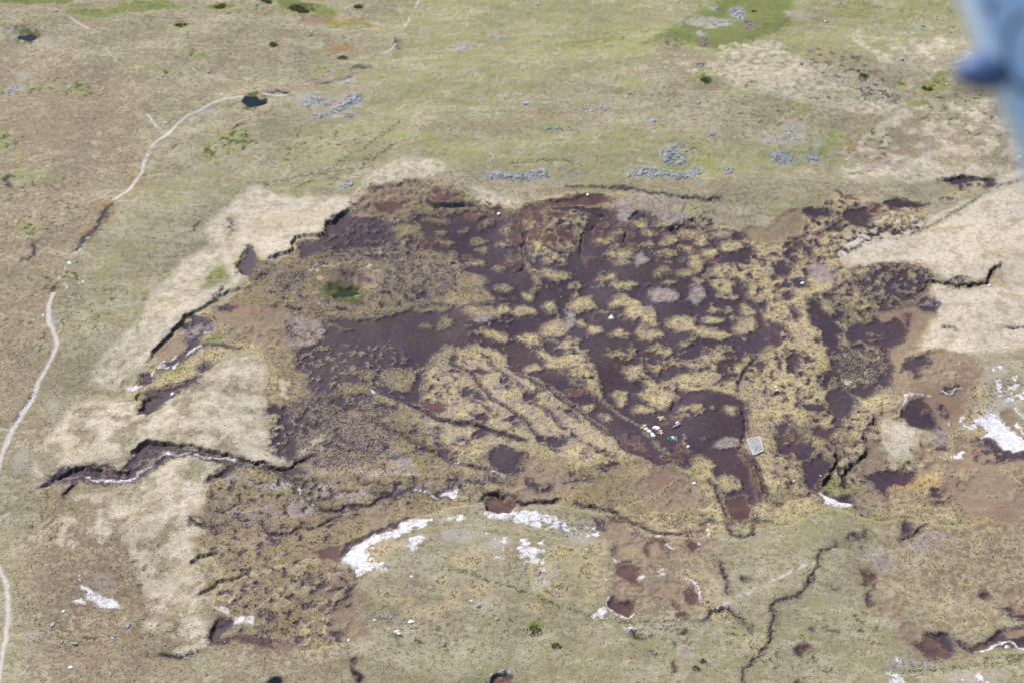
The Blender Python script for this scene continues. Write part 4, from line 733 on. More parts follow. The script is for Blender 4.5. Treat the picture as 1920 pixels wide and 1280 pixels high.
# old cultivation / sheep terraces on the green slope
a0 = X * 0.45 + Y * 0.9
H += 0.22 * np.sin(a0 / 1.9 + 2 * N8) * sstep(.15, .4, WT['green']) * (Y > 60)
Z = H + macro(X, Y)
far = np.maximum(np.abs(X) - 300, 0) + np.maximum(np.abs(Y) - 320, 0)
Z = Z + 14 * sstep(0, 2500, far) * perlin(X, Y, 900, 30)
def hz(x, y):
    i = int(np.clip(np.searchsorted(xs, x) - 1, 0, NX - 2)); j = int(np.clip(np.searchsorted(ys, y) - 1, 0, NY - 2))
    tx = (x - xs[i]) / (xs[i + 1] - xs[i]); ty = (y - ys[j]) / (ys[j + 1] - ys[j])
    return float((Z[j, i] * (1 - tx) + Z[j, i + 1] * tx) * (1 - ty) + (Z[j + 1, i] * (1 - tx) + Z[j + 1, i + 1] * tx) * ty)
def gpt(px, py):
    x, y = at(px, py); return float(x), float(y), hz(float(x), float(y))
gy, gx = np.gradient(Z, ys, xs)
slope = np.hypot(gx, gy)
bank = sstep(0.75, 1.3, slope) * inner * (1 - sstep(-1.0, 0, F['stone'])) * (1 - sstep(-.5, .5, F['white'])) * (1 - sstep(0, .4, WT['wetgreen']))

me = bpy.data.meshes.new('moorland')
me.vertices.add(NX * NY)
me.vertices.foreach_set('co', np.stack([X, Y, Z], -1).astype(np.float32).ravel())
ii = (np.arange(NY - 1)[:, None] * NX + np.arange(NX - 1)[None, :]).ravel().astype(np.int32)
q = np.stack([ii, ii + 1, ii + NX + 1, ii + NX], -1).ravel().astype(np.int32)
nf = len(ii)
me.loops.add(nf * 4); me.polygons.add(nf)
me.loops.foreach_set('vertex_index', q)
me.polygons.foreach_set('loop_start', np.arange(nf, dtype=np.int32) * 4)
me.polygons.foreach_set('loop_total', np.full(nf, 4, np.int32))
me.update(); me.shade_smooth()
def vattr(n, arr):
    a = me.attributes.new(n, 'FLOAT', 'POINT'); a.data.foreach_set('value', np.ascontiguousarray(arr, np.float32).ravel())
for c in CL: vattr('f_' + c, np.clip(F[c], -3, 3))
for c in WT: vattr('w_' + c, WT[c])
vattr('bank', bank)
ground = bpy.data.objects.new('moorland', me); C.objects.link(ground); ground['kind'] = 'structure'

# ------------------------------------------------------------------ node helper
class NT:
    def __init__(s, name, rough=.9, spec=.3):
        s.m = bpy.data.materials.new(name); s.m.use_nodes = True; s.t = s.m.node_tree; s.t.nodes.clear()
        s.b = s.n('ShaderNodeBsdfPrincipled'); s.b.inputs['Roughness'].default_value = rough
        s.b.inputs['Specular IOR Level'].default_value = spec
        o = s.n('ShaderNodeOutputMaterial'); s.l(s.b.outputs[0], o.inputs[0])
        s.tc = s.n('ShaderNodeTexCoord')
    def n(s, t, **k):
        x = s.t.nodes.new(t)
        for a, b in k.items(): setattr(x, a, b)
        return x
    def l(s, a, b): s.t.links.new(a, b)
    def put(s, v, inp):
        if hasattr(v, 'is_linked') or hasattr(v, 'links'): s.l(v, inp)
        elif isinstance(v, tuple): inp.default_value = (*v, 1)[:4]
        else: inp.default_value = v
    def noise(s, scale, det=3, rough=.6, vec=None, stretch=None):
        x = s.n('ShaderNodeTexNoise'); x.inputs['Scale'].default_value = scale; x.inputs['Detail'].default_value = det; x.inputs['Roughness'].default_value = rough
        v = vec or s.tc.outputs['Object']
        if stretch:
            mp = s.n('ShaderNodeMapping'); mp.inputs['Scale'].default_value = stretch[0]; mp.inputs['Rotation'].default_value = (0, 0, stretch[1]); s.l(v, mp.inputs[0]); v = mp.outputs[0]
        s.l(v, x.inputs['Vector']); return x.outputs['Fac']
    def math(s, op, a, b=0.0, c=None):
        x = s.n('ShaderNodeMath', operation=op); s.put(a, x.inputs[0]); s.put(b, x.inputs[1])
        if c is not None: s.put(c, x.inputs[2])
        return x.outputs[0]
    def rng(s, v, a, b, lo=0.0, hi=1.0):
        x = s.n('ShaderNodeMapRange', interpolation_type='SMOOTHSTEP'); s.put(v, x.inputs[0])
        for i, k in enumerate((a, b, lo, hi)): x.inputs[i + 1].default_value = k
        return x.outputs[0]
    def mix(s, f, a, b, mode='MIX'):
        x = s.n('ShaderNodeMix', data_type='RGBA', blend_type=mode); s.put(f, x.inputs[0]); s.put(a, x.inputs[6]); s.put(b, x.inputs[7]); return x.outputs[2]
    def fmix(s, f, a, b):
        x = s.n('ShaderNodeMix', data_type='FLOAT'); s.put(f, x.inputs[0]); s.put(a, x.inputs[2]); s.put(b, x.inputs[3]); return x.outputs[0]
    def attr(s, n): x = s.n('ShaderNodeAttribute', attribute_name=n); return x.outputs['Fac']

K = 0.74
KP = 0.47
KS = 0.68
KM = 0.92
g = NT('moor_ground', .95, .15)
nA = g.noise(.55, 6, .72); nB = g.noise(.16, 5, .65); nC = g.noise(1.7, 3, .75); nD = g.noise(.035, 5, .6); nE = g.noise(.9, 5, .8, None, ((.4, 1.7, 1), .45))
nF = g.noise(3.2, 2, .7)
tA = g.rng(nA, .42, .58); tB = g.rng(nB, .43, .57); tC = g.rng(nC, .40, .60); tD = g.rng(nD, .44, .56); tE = g.rng(nE, .42, .58); tF = g.rng(nF, .38, .62)
fine = g.math('ADD', g.math('MULTIPLY', g.math('SUBTRACT', nC, .5), 6.0), g.math('MULTIPLY', g.math('SUBTRACT', nA, .5), 6.5))
fine = g.math('MULTIPLY_ADD', g.math('SUBTRACT', nF, .5), 6.5, fine)
big = g.math('MULTIPLY', g.math('SUBTRACT', nB, .5), 10.0)
def thr(n, a, b, k): return g.math('MULTIPLY', g.rng(n, a, b), k)
sp = g.math('ADD', nF, g.math('MULTIPLY', g.math('SUBTRACT', nA, .5), 1.2))      # clustered speckle
sq = g.math('ADD', nC, g.math('MULTIPLY', g.math('SUBTRACT', nB, .5), .8))
# sward
tan = g.mix(tE, s2l(184, 172, 142, KS), s2l(162, 151, 122, KS))
tan = g.mix(thr(nB, .48, .6, .5), tan, s2l(166, 146, 120, KS))
tan = g.mix(thr(nD, .5, .62, .45), tan, s2l(150, 147, 112, KS))
tan = g.mix(thr(nA, .52, .62, .55), tan, s2l(130, 122, 90, KS))
tan = g.mix(thr(g.math('SUBTRACT', 1.0, sq), .52, .64, .7), tan, s2l(208, 195, 168, KS))
nS = g.noise(.045, 4, .6, None, ((.5, 1.5, 1), .5)); nS2 = g.noise(.11, 4, .6, None, ((.4, 1.6, 1), .35))
tan = g.mix(thr(nS, .48, .6, .5), tan, s2l(146, 136, 104, KS)); tan = g.mix(thr(g.math('SUBTRACT', 1.0, nS), .52, .64, .4), tan, s2l(190, 178, 150, KS))
tan = g.mix(thr(nS2, .52, .64, .4), tan, s2l(150, 128, 104, KS))
col = g.mix(thr(sp, .54, .66, .38), tan, s2l(104, 94, 70, KS))  # dark specks paint small shadow spots into the sward colour
def soft(w_, c1, c2, lo=-.12, amp=.55):
    global col
    f = g.math('ADD', g.attr('w_' + w_), g.math('MULTIPLY', g.math('ADD', g.math('SUBTRACT', nA, .5), g.math('SUBTRACT', nB, .5)), amp * 2.6))
    f = g.math('MULTIPLY', g.rng(f, .12, .85), g.rng(g.attr('w_' + w_), 0, .12))
    col = g.mix(f, col, g.mix(tC, c1, c2))
soft('brown', s2l(172, 152, 128, KS), s2l(140, 124, 98, KS))
col = g.mix(thr(sp, .55, .67, .35), col, s2l(100, 84, 64, KS))
col = g.mix(thr(g.math('SUBTRACT', 1.0, sp), .55, .66, .3), col, s2l(204, 188, 160, KS))
soft('green', s2l(172, 168, 116, KS), s2l(152, 154, 100, KS))
col = g.mix(thr(g.math('ADD', g.attr('w_green'), g.math('MULTIPLY', g.math('SUBTRACT', nA, .5), 1.6)), .55, 1.05, .75), col, g.mix(tC, s2l(122, 128, 70, KS), s2l(98, 108, 58, KS)))
uf = g.math('MULTIPLY', g.rng(g.attr('w_umber'), 0, .7), g.rng(nA, .44, .56)); col = g.mix(g.math('MULTIPLY', uf, .6), col, s2l(130, 110, 86, KS))
soft('grey', s2l(186, 176, 162, K), s2l(160, 154, 140, K))
soft('ochre', s2l(168, 132, 80, K), s2l(140, 104, 62, K), amp=.3)
rough = .95
rgh = None
def layer(c, c1, c2, c3=None, k=1.0, lo=-.16, hi=.16, off=0.0, r=None, f2=None, bigk=0.0):
    """crisp cover: boundary field from the survey plus fine noise"""
    global col, rgh
    f = g.math('MULTIPLY_ADD', fine, k, g.attr('f_' + c)); f = g.math('ADD', f, off) if off else f
    if bigk: f = g.math('MULTIPLY_ADD', big, bigk, f)
    m = g.rng(f, lo, hi)
    cc = g.mix(f2 if f2 is not None else tE, c1, c2)
    if c3: cc = g.mix(g.math('MULTIPLY', tC, .6), cc, c3)
    col = g.mix(m, col, cc)
    if r is not None: rgh = g.fmix(m, rgh if rgh is not None else .95, r)
    return m
layer('pale', s2l(214, 200, 178, .8), s2l(198, 181, 158, .8), s2l(224, 212, 192, .8), 1.0, -.8, 1.2, off=.0, bigk=.5)
pale = g.rng(g.attr('f_pale'), -.5, .6)
col = g.mix(g.math('MULTIPLY', pale, thr(sp, .52, .64, .6)), col, s2l(150, 128, 104, K))
col = g.mix(g.math('MULTIPLY', pale, thr(nB, .5, .62, .6)), col, s2l(176, 158, 130, K))
col = g.mix(g.math('MULTIPLY', pale, thr(nS, .5, .62, .4)), col, s2l(178, 164, 132, K))
col = g.mix(g.math('MULTIPLY', pale, thr(sq, .56, .68, .55)), col, s2l(164, 146, 112, K))
layer('moss', s2l(184, 167, 120, KM), s2l(164, 147, 108, KM), s2l(182, 168, 134, KM), 1.0, -.8, .8, off=.4, f2=tA, bigk=.15)
mm = g.rng(g.attr('f_moss'), -.2, .5)
def over(m, f, c):
    global col
    col = g.mix(g.math('MULTIPLY', m, f), col, c)
over(mm, thr(nB, .48, .58, .65), s2l(176, 156, 140, KM))
over(mm, thr(nD, .5, .58, .3), s2l(158, 144, 96, KM))
over(mm, g.math('MULTIPLY', thr(nC, .47, .56, .9), g.rng(g.attr('f_moss'), 1.4, -.2)), s2l(120, 96, 90, KM))
over(mm, thr(sq, .55, .66, .65), s2l(122, 100, 84, KM))
over(mm, thr(sp, .54, .66, .7), s2l(92, 74, 66, KM))
over(mm, g.math('MULTIPLY', g.rng(g.math('MULTIPLY_ADD', g.math('SUBTRACT', nB, .5), 2.0, g.attr('w_umber')), .05, .8), .58), g.mix(tA, s2l(138, 120, 94, K), s2l(112, 96, 84, K)))
over(mm, g.math('MULTIPLY', g.attr('w_umber'), thr(nD, .48, .56, .4)), s2l(122, 116, 76, K))
over(mm, g.math('MULTIPLY', g.rng(g.attr('w_ochre'), .0, .6), g.rng(nA, .4, .6)), s2l(172, 136, 84, KM))
over(mm, thr(g.math('ADD', g.attr('w_green'), g.math('MULTIPLY', g.math('SUBTRACT', nA, .5), 2.2)), .2, .8, .8), s2l(124, 128, 74, KM))
over(mm, thr(g.math('ADD', g.attr('w_brown'), g.math('MULTIPLY', g.math('SUBTRACT', nA, .5), 2.2)), .2, .8, .7), s2l(138, 122, 96, KM))
over(mm, thr(g.math('ADD', g.attr('w_grey'), g.math('MULTIPLY', g.math('SUBTRACT', nC, .5), 2.2)), .3, .8, .8), s2l(190, 184, 180, KM))
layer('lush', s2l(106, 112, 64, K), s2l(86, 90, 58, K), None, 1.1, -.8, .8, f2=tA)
layer('heather', s2l(134, 118, 108, K), s2l(108, 94, 90, K), s2l(168, 148, 122, K), -.9, -.6, .6, off=.3, f2=tA)
hm = g.rng(g.attr('f_heather'), -.2, .5); over(hm, thr(sp, .47, .56, .9), s2l(70, 60, 62, K)); over(hm, thr(nC, .54, .62, .5), s2l(186, 166, 142, K))
layer('mauve', s2l(176, 158, 150, K), s2l(150, 132, 128, K), s2l(186, 172, 160, K), 1.2, -.8, .8)
over(g.rng(g.attr('f_mauve'), -.2, .5), thr(sp, .52, .64, .7), s2l(104, 86, 84, K))
layer('mud', s2l(164, 142, 120, K), s2l(142, 120, 104, K), s2l(154, 136, 112, K), -.9, -1.1, 1.1, off=.6, r=.85, f2=tA)
ud = g.rng(g.attr('f_mud'), -.2, .8); over(ud, thr(sq, .54, .66, .5), s2l(120, 92, 78, K)); over(ud, thr(nB, .49, .6, .6), s2l(170, 150, 118, K)); over(ud, thr(sp, .53, .65, .5), s2l(112, 90, 74, K)); over(ud, thr(nD, .5, .6, .5), s2l(138, 102, 92, K)); over(ud, thr(nA, .53, .62, .5), s2l(158, 144, 100, K))
layer('peat', s2l(84, 64, 84, KP), s2l(68, 56, 80, KP), s2l(96, 68, 78, KP), -.85, -.8, .9, off=.45, r=.6, f2=tB)
pk = g.rng(g.attr('f_peat'), 0, .5)
over(pk, thr(nD, .5, .58, .5), s2l(96, 70, 66, KP)); over(pk, thr(nB, .52, .62, .4), s2l(104, 88, 76, KP)); over(pk, thr(nE, .5, .6, .45), s2l(104, 84, 86, KP)); over(pk, thr(nA, .54, .64, .6), s2l(58, 46, 58, KP)); over(pk, thr(sp, .56, .68, .7), s2l(126, 100, 88, KP))
layer('red', s2l(124, 90, 86, .62), s2l(98, 72, 72, .62), s2l(110, 84, 78, .62), -.6, -.7, .7, off=.2, r=.75, f2=tB)
layer('white', s2l(232, 228, 228, .86), s2l(206, 200, 202, .86), s2l(198, 192, 192, .86), -.3, -.5, .6, f2=tA)
over(g.rng(g.attr('f_white'), -.2, .3), g.math('MULTIPLY', thr(sp, .53, .64, .7), g.rng(g.attr('f_white'), 2.6, .6)), s2l(132, 116, 98, K))
layer('stone', s2l(184, 183, 188, K), s2l(142, 142, 144, K), s2l(160, 160, 148, K), 1.3, -.6, .6, f2=tC)
layer('path', s2l(216, 208, 200, .8), s2l(184, 174, 164, .8), None, .35, -.4, .4, f2=tC)
wf = g.attr('w_wetgreen'); wfm = g.rng(g.math('ADD', wf, g.math('MULTIPLY', g.math('SUBTRACT', nA, .5), .8)), .25, .8)
col = g.mix(g.math('MULTIPLY', wfm, .85), col, g.mix(g.rng(wf, .8, 1.1), s2l(84, 88, 44, K), s2l(140, 150, 50, K)))
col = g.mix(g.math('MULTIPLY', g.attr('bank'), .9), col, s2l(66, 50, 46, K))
g.l(col, g.b.inputs['Base Color'])
if rgh is not None: g.l(rgh, g.b.inputs['Roughness'])
bp = g.n('ShaderNodeBump'); bp.inputs['Strength'].default_value = .6; bp.inputs['Distance'].default_value = .3
hb = g.math('ADD', g.math('MULTIPLY', nF, .5), g.math('MULTIPLY', nC, .8))
g.l(g.math('MULTIPLY', hb, g.rng(g.attr('f_peat'), -.3, .6, 1, .25)), bp.inputs['Height']); g.l(bp.outputs[0], g.b.inputs['Normal'])
me.materials.append(g.m)

def simple(name, c1, c2, sc_=2.0, rough=.8, spec=.3, bump=0, rnd=0.0):
    k = NT(name, rough, spec); n = k.noise(sc_, 4, .65); cc = k.mix(k.rng(n, .35, .65), c1, c2)
    if rnd:
        oi = k.n('ShaderNodeObjectInfo'); hs = k.n('ShaderNodeHueSaturation'); k.l(cc, hs.inputs['Color'])
        k.l(k.rng(oi.outputs['Random'], 0, 1, 1 - rnd, 1 + rnd), hs.inputs['Value']); cc = hs.outputs[0]
    k.l(cc, k.b.inputs['Base Color'])
    if bump:
        b = k.n('ShaderNodeBump'); b.inputs['Strength'].default_value = bump; b.inputs['Distance'].default_value = .1; k.l(n, b.inputs['Height']); k.l(b.outputs[0], k.b.inputs['Normal'])
    return k.m
M = {'rock': simple('grey_rock', s2l(170, 168, 170), s2l(112, 111, 114), 3, .85, .3, .5, .22),
     'quartz': simple('pale_stone', s2l(226, 226, 228), s2l(176, 176, 178), 3, .8, .3, .4, .1),
     'water': simple('bog_water', (.002, .004, .009), (.003, .005, .010), .3, .05, .28),
     'murk': simple('murky_water', (.012, .020, .006), (.02, .03, .006), .4, .1, .4),
     'bag': simple('white_bag', (.86, .86, .86), (.72, .72, .73), 2, .6, .3, .4),
     'brushwood': simple('cut_brash', s2l(214, 196, 162), s2l(170, 146, 116), 3, .85),
     'netting': simple('green_netting', (.035, .23, .075), (.06, .33, .13), 3, .5, .4, .4),
     'film': simple('pale_film', (.50, .66, .64), (.70, .78, .78), 2.5, .4, .5, .5),
     'tube': simple('white_pole', (.74, .72, .72), (.6, .58, .6), 2, .5),
     'strand': simple('pale_cord', s2l(190, 186, 182), s2l(150, 146, 144), 1.5, .8),
     'sheet': simple('white_sheet', (.76, .76, .76), (.66, .66, .67), 1.5, .6, .3, .3),
     'mat': simple('mesh_mat', s2l(178, 174, 168), s2l(140, 136, 132), 2.2, .8, .3, .6),
     'log': simple('grey_timber', s2l(176, 158, 154), s2l(140, 124, 122), 4, .85),
     'bush': simple('rush_green', s2l(86, 92, 52), s2l(60, 68, 42), 2, .85, .2, 0, .15),
     'blue': simple('blue_paint', s2l(200, 218, 236), s2l(190, 210, 230), 1.2, .35, .5),
     'darkblue': simple('dark_blue_paint', s2l(84, 104, 146), s2l(66, 84, 122), 5, .5, .4),
     'rubber': simple('dark_seal', (.05, .055, .07), (.03, .035, .05), 5, .6, .3)}

# ------------------------------------------------------------------ ponds: level water in dug-out hollows
def mesh_obj(name, verts, faces, mat, parent=None, smooth=False):
    m = bpy.data.meshes.new(name); m.from_pydata([tuple(v) for v in verts], [], faces); m.materials.append(mat)
    if smooth: m.shade_smooth()
    o = bpy.data.objects.new(name, m); C.objects.link(o)
    if parent: o.parent = parent
    return o
for nm, c, r, lift in PONDS:
    x, y = at(*c); h = float(np.median([hz(float(a), float(b)) for a, b in zip(*at(*np.array(blob(c[0], c[1], r[0] * .8, r[1] * .8)).T))]))
    pl = blob(c[0], c[1], r[0] * 1.06, r[1] * 1.06, 20, .07); qx, qy = at(*np.array(pl).T)
    o = mesh_obj(nm, [(float(a), float(b), h + lift) for a, b in zip(qx, qy)], [list(range(19, -1, -1))[::-1]], M['murk' if nm == 'murky_pond' else 'water']); o.name = 'pond'; o['kind'] = 'structure'

# ------------------------------------------------------------------ tussocks: dome-shaped tufts of sedge, heather and grass
def tussock_field():
    nx, ny = 1700, 1500
    rng = np.random.default_rng(5)
    n = 360000
    px = rng.uniform(-60, 1980, n); py = rng.uniform(-40, 1320, n)
    x, y = at(px, py)
    i = np.clip(np.searchsorted(xs, x) - 1, 0, NX - 2); j = np.clip(np.searchsorted(ys, y) - 1, 0, NY - 2)
    f = {c: F[c][j, i] for c in CL}; wt = {c: WT[c][j, i] for c in WT}
    fx = (x - xs[i]) / (xs[i + 1] - xs[i]); fy = (y - ys[j]) / (ys[j + 1] - ys[j])
    z = (Z[j, i] * (1 - fx) + Z[j, i + 1] * fx) * (1 - fy) + (Z[j + 1, i] * (1 - fx) + Z[j + 1, i + 1] * fx) * fy
    bare = np.maximum.reduce([f['peat'], f['red'], f['mud'], f['path'], f['white']])
    u = rng.random(n); nn = perlin(x, y, 6, 40)
    prob = np.where(f['heather'] > 0, .55, np.where(f['moss'] > 0, .34, np.where(f['mauve'] > 0, .18, np.where(f['pale'] > 0, .10, np.where(f['lush'] > 0, .45, .07 + .08 * wt['brown'])))))
    prob = np.where(bare > 0.4, .015, prob) * (1 + 1.0 * nn); prob = np.where((f['path'] > -.6) | (f['stone'] > -.3) & (f['stone'] > 0), 0, prob)
    k = u < prob
    x, y, z = x[k], y[k], z[k]; f = {c: a[k] for c, a in f.items()}; wt = {c: a[k] for c, a in wt.items()}
    n = len(x); rr = rng.uniform(.10, .25, n) * np.where(f['moss'] > 0, 1.15, 1); hh = rr * rng.uniform(.8, 1.35, n)
    S_ = 5; V = np.zeros((n, 2 * S_ + 1, 3), np.float32)
    ph = rng.uniform(0, 6.28, n)
    for a in range(S_):
        t = ph + a * 2 * np.pi / S_; jr = rng.uniform(.75, 1.25, n)
        V[:, a] = np.stack([x + rr * jr * np.cos(t), y + rr * jr * np.sin(t), z - .12], -1)
        t2 = t + .5; jr = rng.uniform(.5, .85, n)
        V[:, S_ + a] = np.stack([x + rr * jr * np.cos(t2), y + rr * jr * np.sin(t2), z + hh * rng.uniform(.5, .8, n)], -1)
    V[:, 2 * S_] = np.stack([x, y, z + hh], -1)
    fc = []
    for a in range(S_):
        b = (a + 1) % S_
        fc += [(a, b, S_ + a), (b, S_ + b, S_ + a), (S_ + a, S_ + b, 2 * S_)]
    fc = np.array(fc, np.int32); T = (fc[None] + (np.arange(n, dtype=np.int32) * (2 * S_ + 1))[:, None, None]).reshape(-1, 3)
    m = bpy.data.meshes.new('tussocks'); m.vertices.add(n * (2 * S_ + 1)); m.vertices.foreach_set('co', V.ravel())
    m.loops.add(len(T) * 3); m.polygons.add(len(T)); m.loops.foreach_set('vertex_index', T.ravel())
    m.polygons.foreach_set('loop_start', np.arange(len(T), dtype=np.int32) * 3); m.polygons.foreach_set('loop_total', np.full(len(T), 3, np.int32)); m.update()
    def L(*c): return np.array(s2l(*c, K))
    col = np.zeros((n, 3)); v = rng.random((n, 1)); qn = perlin(x, y, 4, 50) + .6 * perlin(x, y, 1.7, 51)
    def pal(mask, cs):
        cs = np.array([L(*c) for c in cs]); ix = np.clip(((.5 + .55 * qn + rng.normal(0, .22, n)) * len(cs)).astype(int), 0, len(cs) - 1); col[mask] = cs[ix][mask]
    pal(np.ones(n, bool), [(150, 136, 104), (132, 120, 88), (168, 152, 118), (118, 100, 78), (124, 124, 84)])
    pal(wt['brown'] > .3, [(120, 98, 76), (136, 112, 88), (100, 84, 62), (150, 130, 98)])
    pal(wt['green'] > .3, [(110, 112, 66), (132, 132, 84), (96, 100, 58), (140, 130, 90)])
    pal(f['pale'] > 0, [(140, 122, 98), (168, 150, 124), (192, 174, 148), (206, 190, 166)])
    um = wt['umber'] > .3
    pal(f['moss'] > 0, [(96, 78, 72), (120, 98, 84), (152, 132, 102), (176, 156, 114), (186, 166, 128), (172, 154, 120)])
    pal((f['moss'] > 0) & um, [(80, 66, 62), (98, 82, 70), (118, 104, 80), (138, 120, 92), (112, 108, 72), (160, 140, 110)])
    pal(f['mauve'] > 0, [(158, 140, 132), (172, 156, 140), (130, 112, 108)])
    pal(f['heather'] > 0, [(84, 72, 72), (104, 90, 84), (70, 62, 62), (160, 142, 116), (130, 112, 98)])
    pal(f['lush'] > 0, [(74, 82, 46), (96, 104, 58), (64, 70, 44)])
    pal((f['peat'] > 0.2), [(96, 76, 76), (120, 96, 74), (146, 122, 88)])
    col *= (0.95 + .3 * v)
    a = m.attributes.new('tint', 'FLOAT_COLOR', 'POINT'); cc = np.ones((n, 2 * S_ + 1, 4), np.float32); cc[:, :, :3] = col[:, None, :]; a.data.foreach_set('color', cc.ravel())
    k_ = NT('tussock', .95, .1); at_ = k_.n('ShaderNodeAttribute', attribute_name='tint'); k_.l(at_.outputs['Color'], k_.b.inputs['Base Color'])
    m.materials.append(k_.m)
    o = bpy.data.objects.new('tussocks', m); C.objects.link(o)
    tag(o, 'low tufts of sedge, heather and bleached grass growing all over the moor', 'tussocks', None, 'stuff')
    print('tussocks', n)
tussock_field()

# ------------------------------------------------------------------ boulders and outcrop blocks
import bmesh
def rock_mesh(seed, flat=.6, mat='rock', slab=False):
    rr = random.Random(seed); bm = bmesh.new()
    bmesh.ops.create_icosphere(bm, subdivisions=2, radius=1)
    dirs = [Vector((rr.gauss(0, 1), rr.gauss(0, 1), rr.gauss(0, 1))).normalized() for _ in range(9)]
    offs = [rr.uniform(.55, .9) for _ in dirs]
    for v in bm.verts:
        for d, o in zip(dirs, offs):
            t = v.co.dot(d)
            if t > o: v.co -= d * (t - o) * .9
        v.co *= rr.uniform(.95, 1.05); v.co.z *= flat; v.co.x *= 1.15
        if v.co.z < -.3: v.co.z = -.3
    m = bpy.data.meshes.new('boulder'); bm.to_mesh(m); bm.free(); m.materials.append(M[mat]); return m
RM = [rock_mesh(i, .55 + .07 * (i % 4)) for i in range(7)]; QM = [rock_mesh(20 + i, .6, 'quartz') for i in range(4)]
def rock(px, py, size, label, pale=False, group=None, cat='boulder', name='boulder'):
    x, y, z = gpt(px, py); pool = QM if pale else RM
    o = bpy.data.objects.new(name, random.choice(pool)); C.objects.link(o)
    s = size * .5; fl = .45 if name == 'rock' else 1
    o.scale = (s * random.uniform(1.0, 1.5 if fl < 1 else 1.3), s * random.uniform(.7, 1.0), s * random.uniform(.8, 1.1) * fl); o.rotation_euler = (random.uniform(-.15, .15), random.uniform(-.15, .15), random.gauss(.5, .35) if fl < 1 else random.uniform(0, 6.28))
    o.location = (x, y, z - .06 * s)
    tag(o, label, cat, group); return o
for b in BOULDERS: rock(b[0], b[1], b[2], b[3], len(b) > 4)
# blocks of the outcrops: the larger ones singly, the rubble as one mass per outcrop
OL = {'west': ('tilted grey block of the dense scree patch east of the round pond', 46), 'mid': ('grey block in the narrow rock band north of the bog basin', 46), 'long': ('grey block in the long low crag, right half of the rim', 60), 'slab': ('flat grey slab bedded in grass above the long crag', 22),
      'east': ('grey block in the rocky knoll left of its dark twin outcrop', 20), 'edge': ('grey block in the small dark outcrop east of the rocky knoll', 14), 'top': ('grey block on the bright green summit near the top edge', 26), 'topb': ('small grey block strewn below the green summit crag', 10),
      'patch': ('grey block in the round boulder patch east of the long crag', 10), 'knob': ('grey block beside a dark hole above the boulder patch', 6), 'flat': ('low grey block in the pale stony ground by the pond', 8), 'farwest': ('bluish grey block at the far left edge', 8), 'low': ('grey block in the lens of rock above the pale turf', 6), 'tip': ('small grey block on a grass ledge north of the rim crack', 2), 'roadside': ('grey block in the small cluster above the slabs', 4)}
OLL = {'west': 'tilted grey block, %s %s part of the scree patch by the round pond', 'mid': 'grey block, %s %s part of the narrow rock band above the bog', 'long': 'grey block, %s %s part of the long low crag above the rim crack',
       'slab': 'flat grey slab, %s %s part of the grassy slabs over the long crag', 'east': 'grey block, %s %s part of the rocky knoll near the right', 'edge': 'grey block, %s %s part of the small outcrop beside the rocky knoll',
       'top': 'grey block, %s %s part of the crag on the green summit', 'topb': 'small grey block, %s %s of those strewn below the summit crag', 'patch': 'grey block, %s %s part of the round patch east of the crag',
       'knob': 'grey block, %s %s side of the cluster beside a dark hole', 'flat': 'low grey block, %s %s part of the pale stony ground', 'farwest': 'bluish block, %s %s part of the outcrop at the far left edge', 'low': 'grey block, %s %s part of the lens of rock by pale turf'}
def inpoly(p, x, y):
    c = False
    for i in range(len(p)):
        (x0, y0), (x1, y1) = p[i], p[i - 1]
        if (y0 > y) != (y1 > y) and x < (x1 - x0) * (y - y0) / (y1 - y0) + x0: c = not c
    return c
RUB_V = []; RUB_F = []
for k, (lab, n) in OL.items():
    p = OUT[k]; xa, xb = min(a for a, _ in p), max(a for a, _ in p); ya, yb = min(b for _, b in p), max(b for _, b in p)
    c = 0; tries = 0; sub = []; 
    while c < n and tries < 6000:
        tries += 1; a, b = random.uniform(xa, xb), random.uniform(ya, yb)
        if inpoly(p, a, b):
            c += 1
            hx = ['left', 'middle', 'right'][min(2, int(3 * (a - xa) / (xb - xa)))]; hy = 'upper' if b < (ya + yb) / 2 else 'lower'
            lb = OLL[k] % (hy, hx) if n > 4 else lab
            rock(a, b, .7 + 1.5 * random.random() ** 2 * (.75 if k in ('topb', 'tip', 'flat', 'knob', 'roadside') else 1), lb, False, 'grey blocks, ' + {'west': 'scree patch by the pond', 'mid': 'narrow rim band', 'long': 'long rim crag', 'slab': 'grassy slab', 'east': 'rocky knoll', 'edge': 'small dark outcrop', 'top': 'summit crag', 'topb': 'below the summit crag', 'patch': 'boulder patch', 'knob': 'by the dark hole', 'flat': 'stony ground by the pond', 'farwest': 'far left edge', 'low': 'lens of rock', 'tip': 'grass ledge', 'roadside': 'cluster above the slabs'}[k], 'rock', 'rock')
    for _ in range(n * 7):
        a, b = random.uniform(xa - 3, xb + 3), random.uniform(ya - 2, yb + 2)
        if inpoly(p, a, b): sub.append((a, b))
    for a, b in sub: RUB_V.append((a, b))
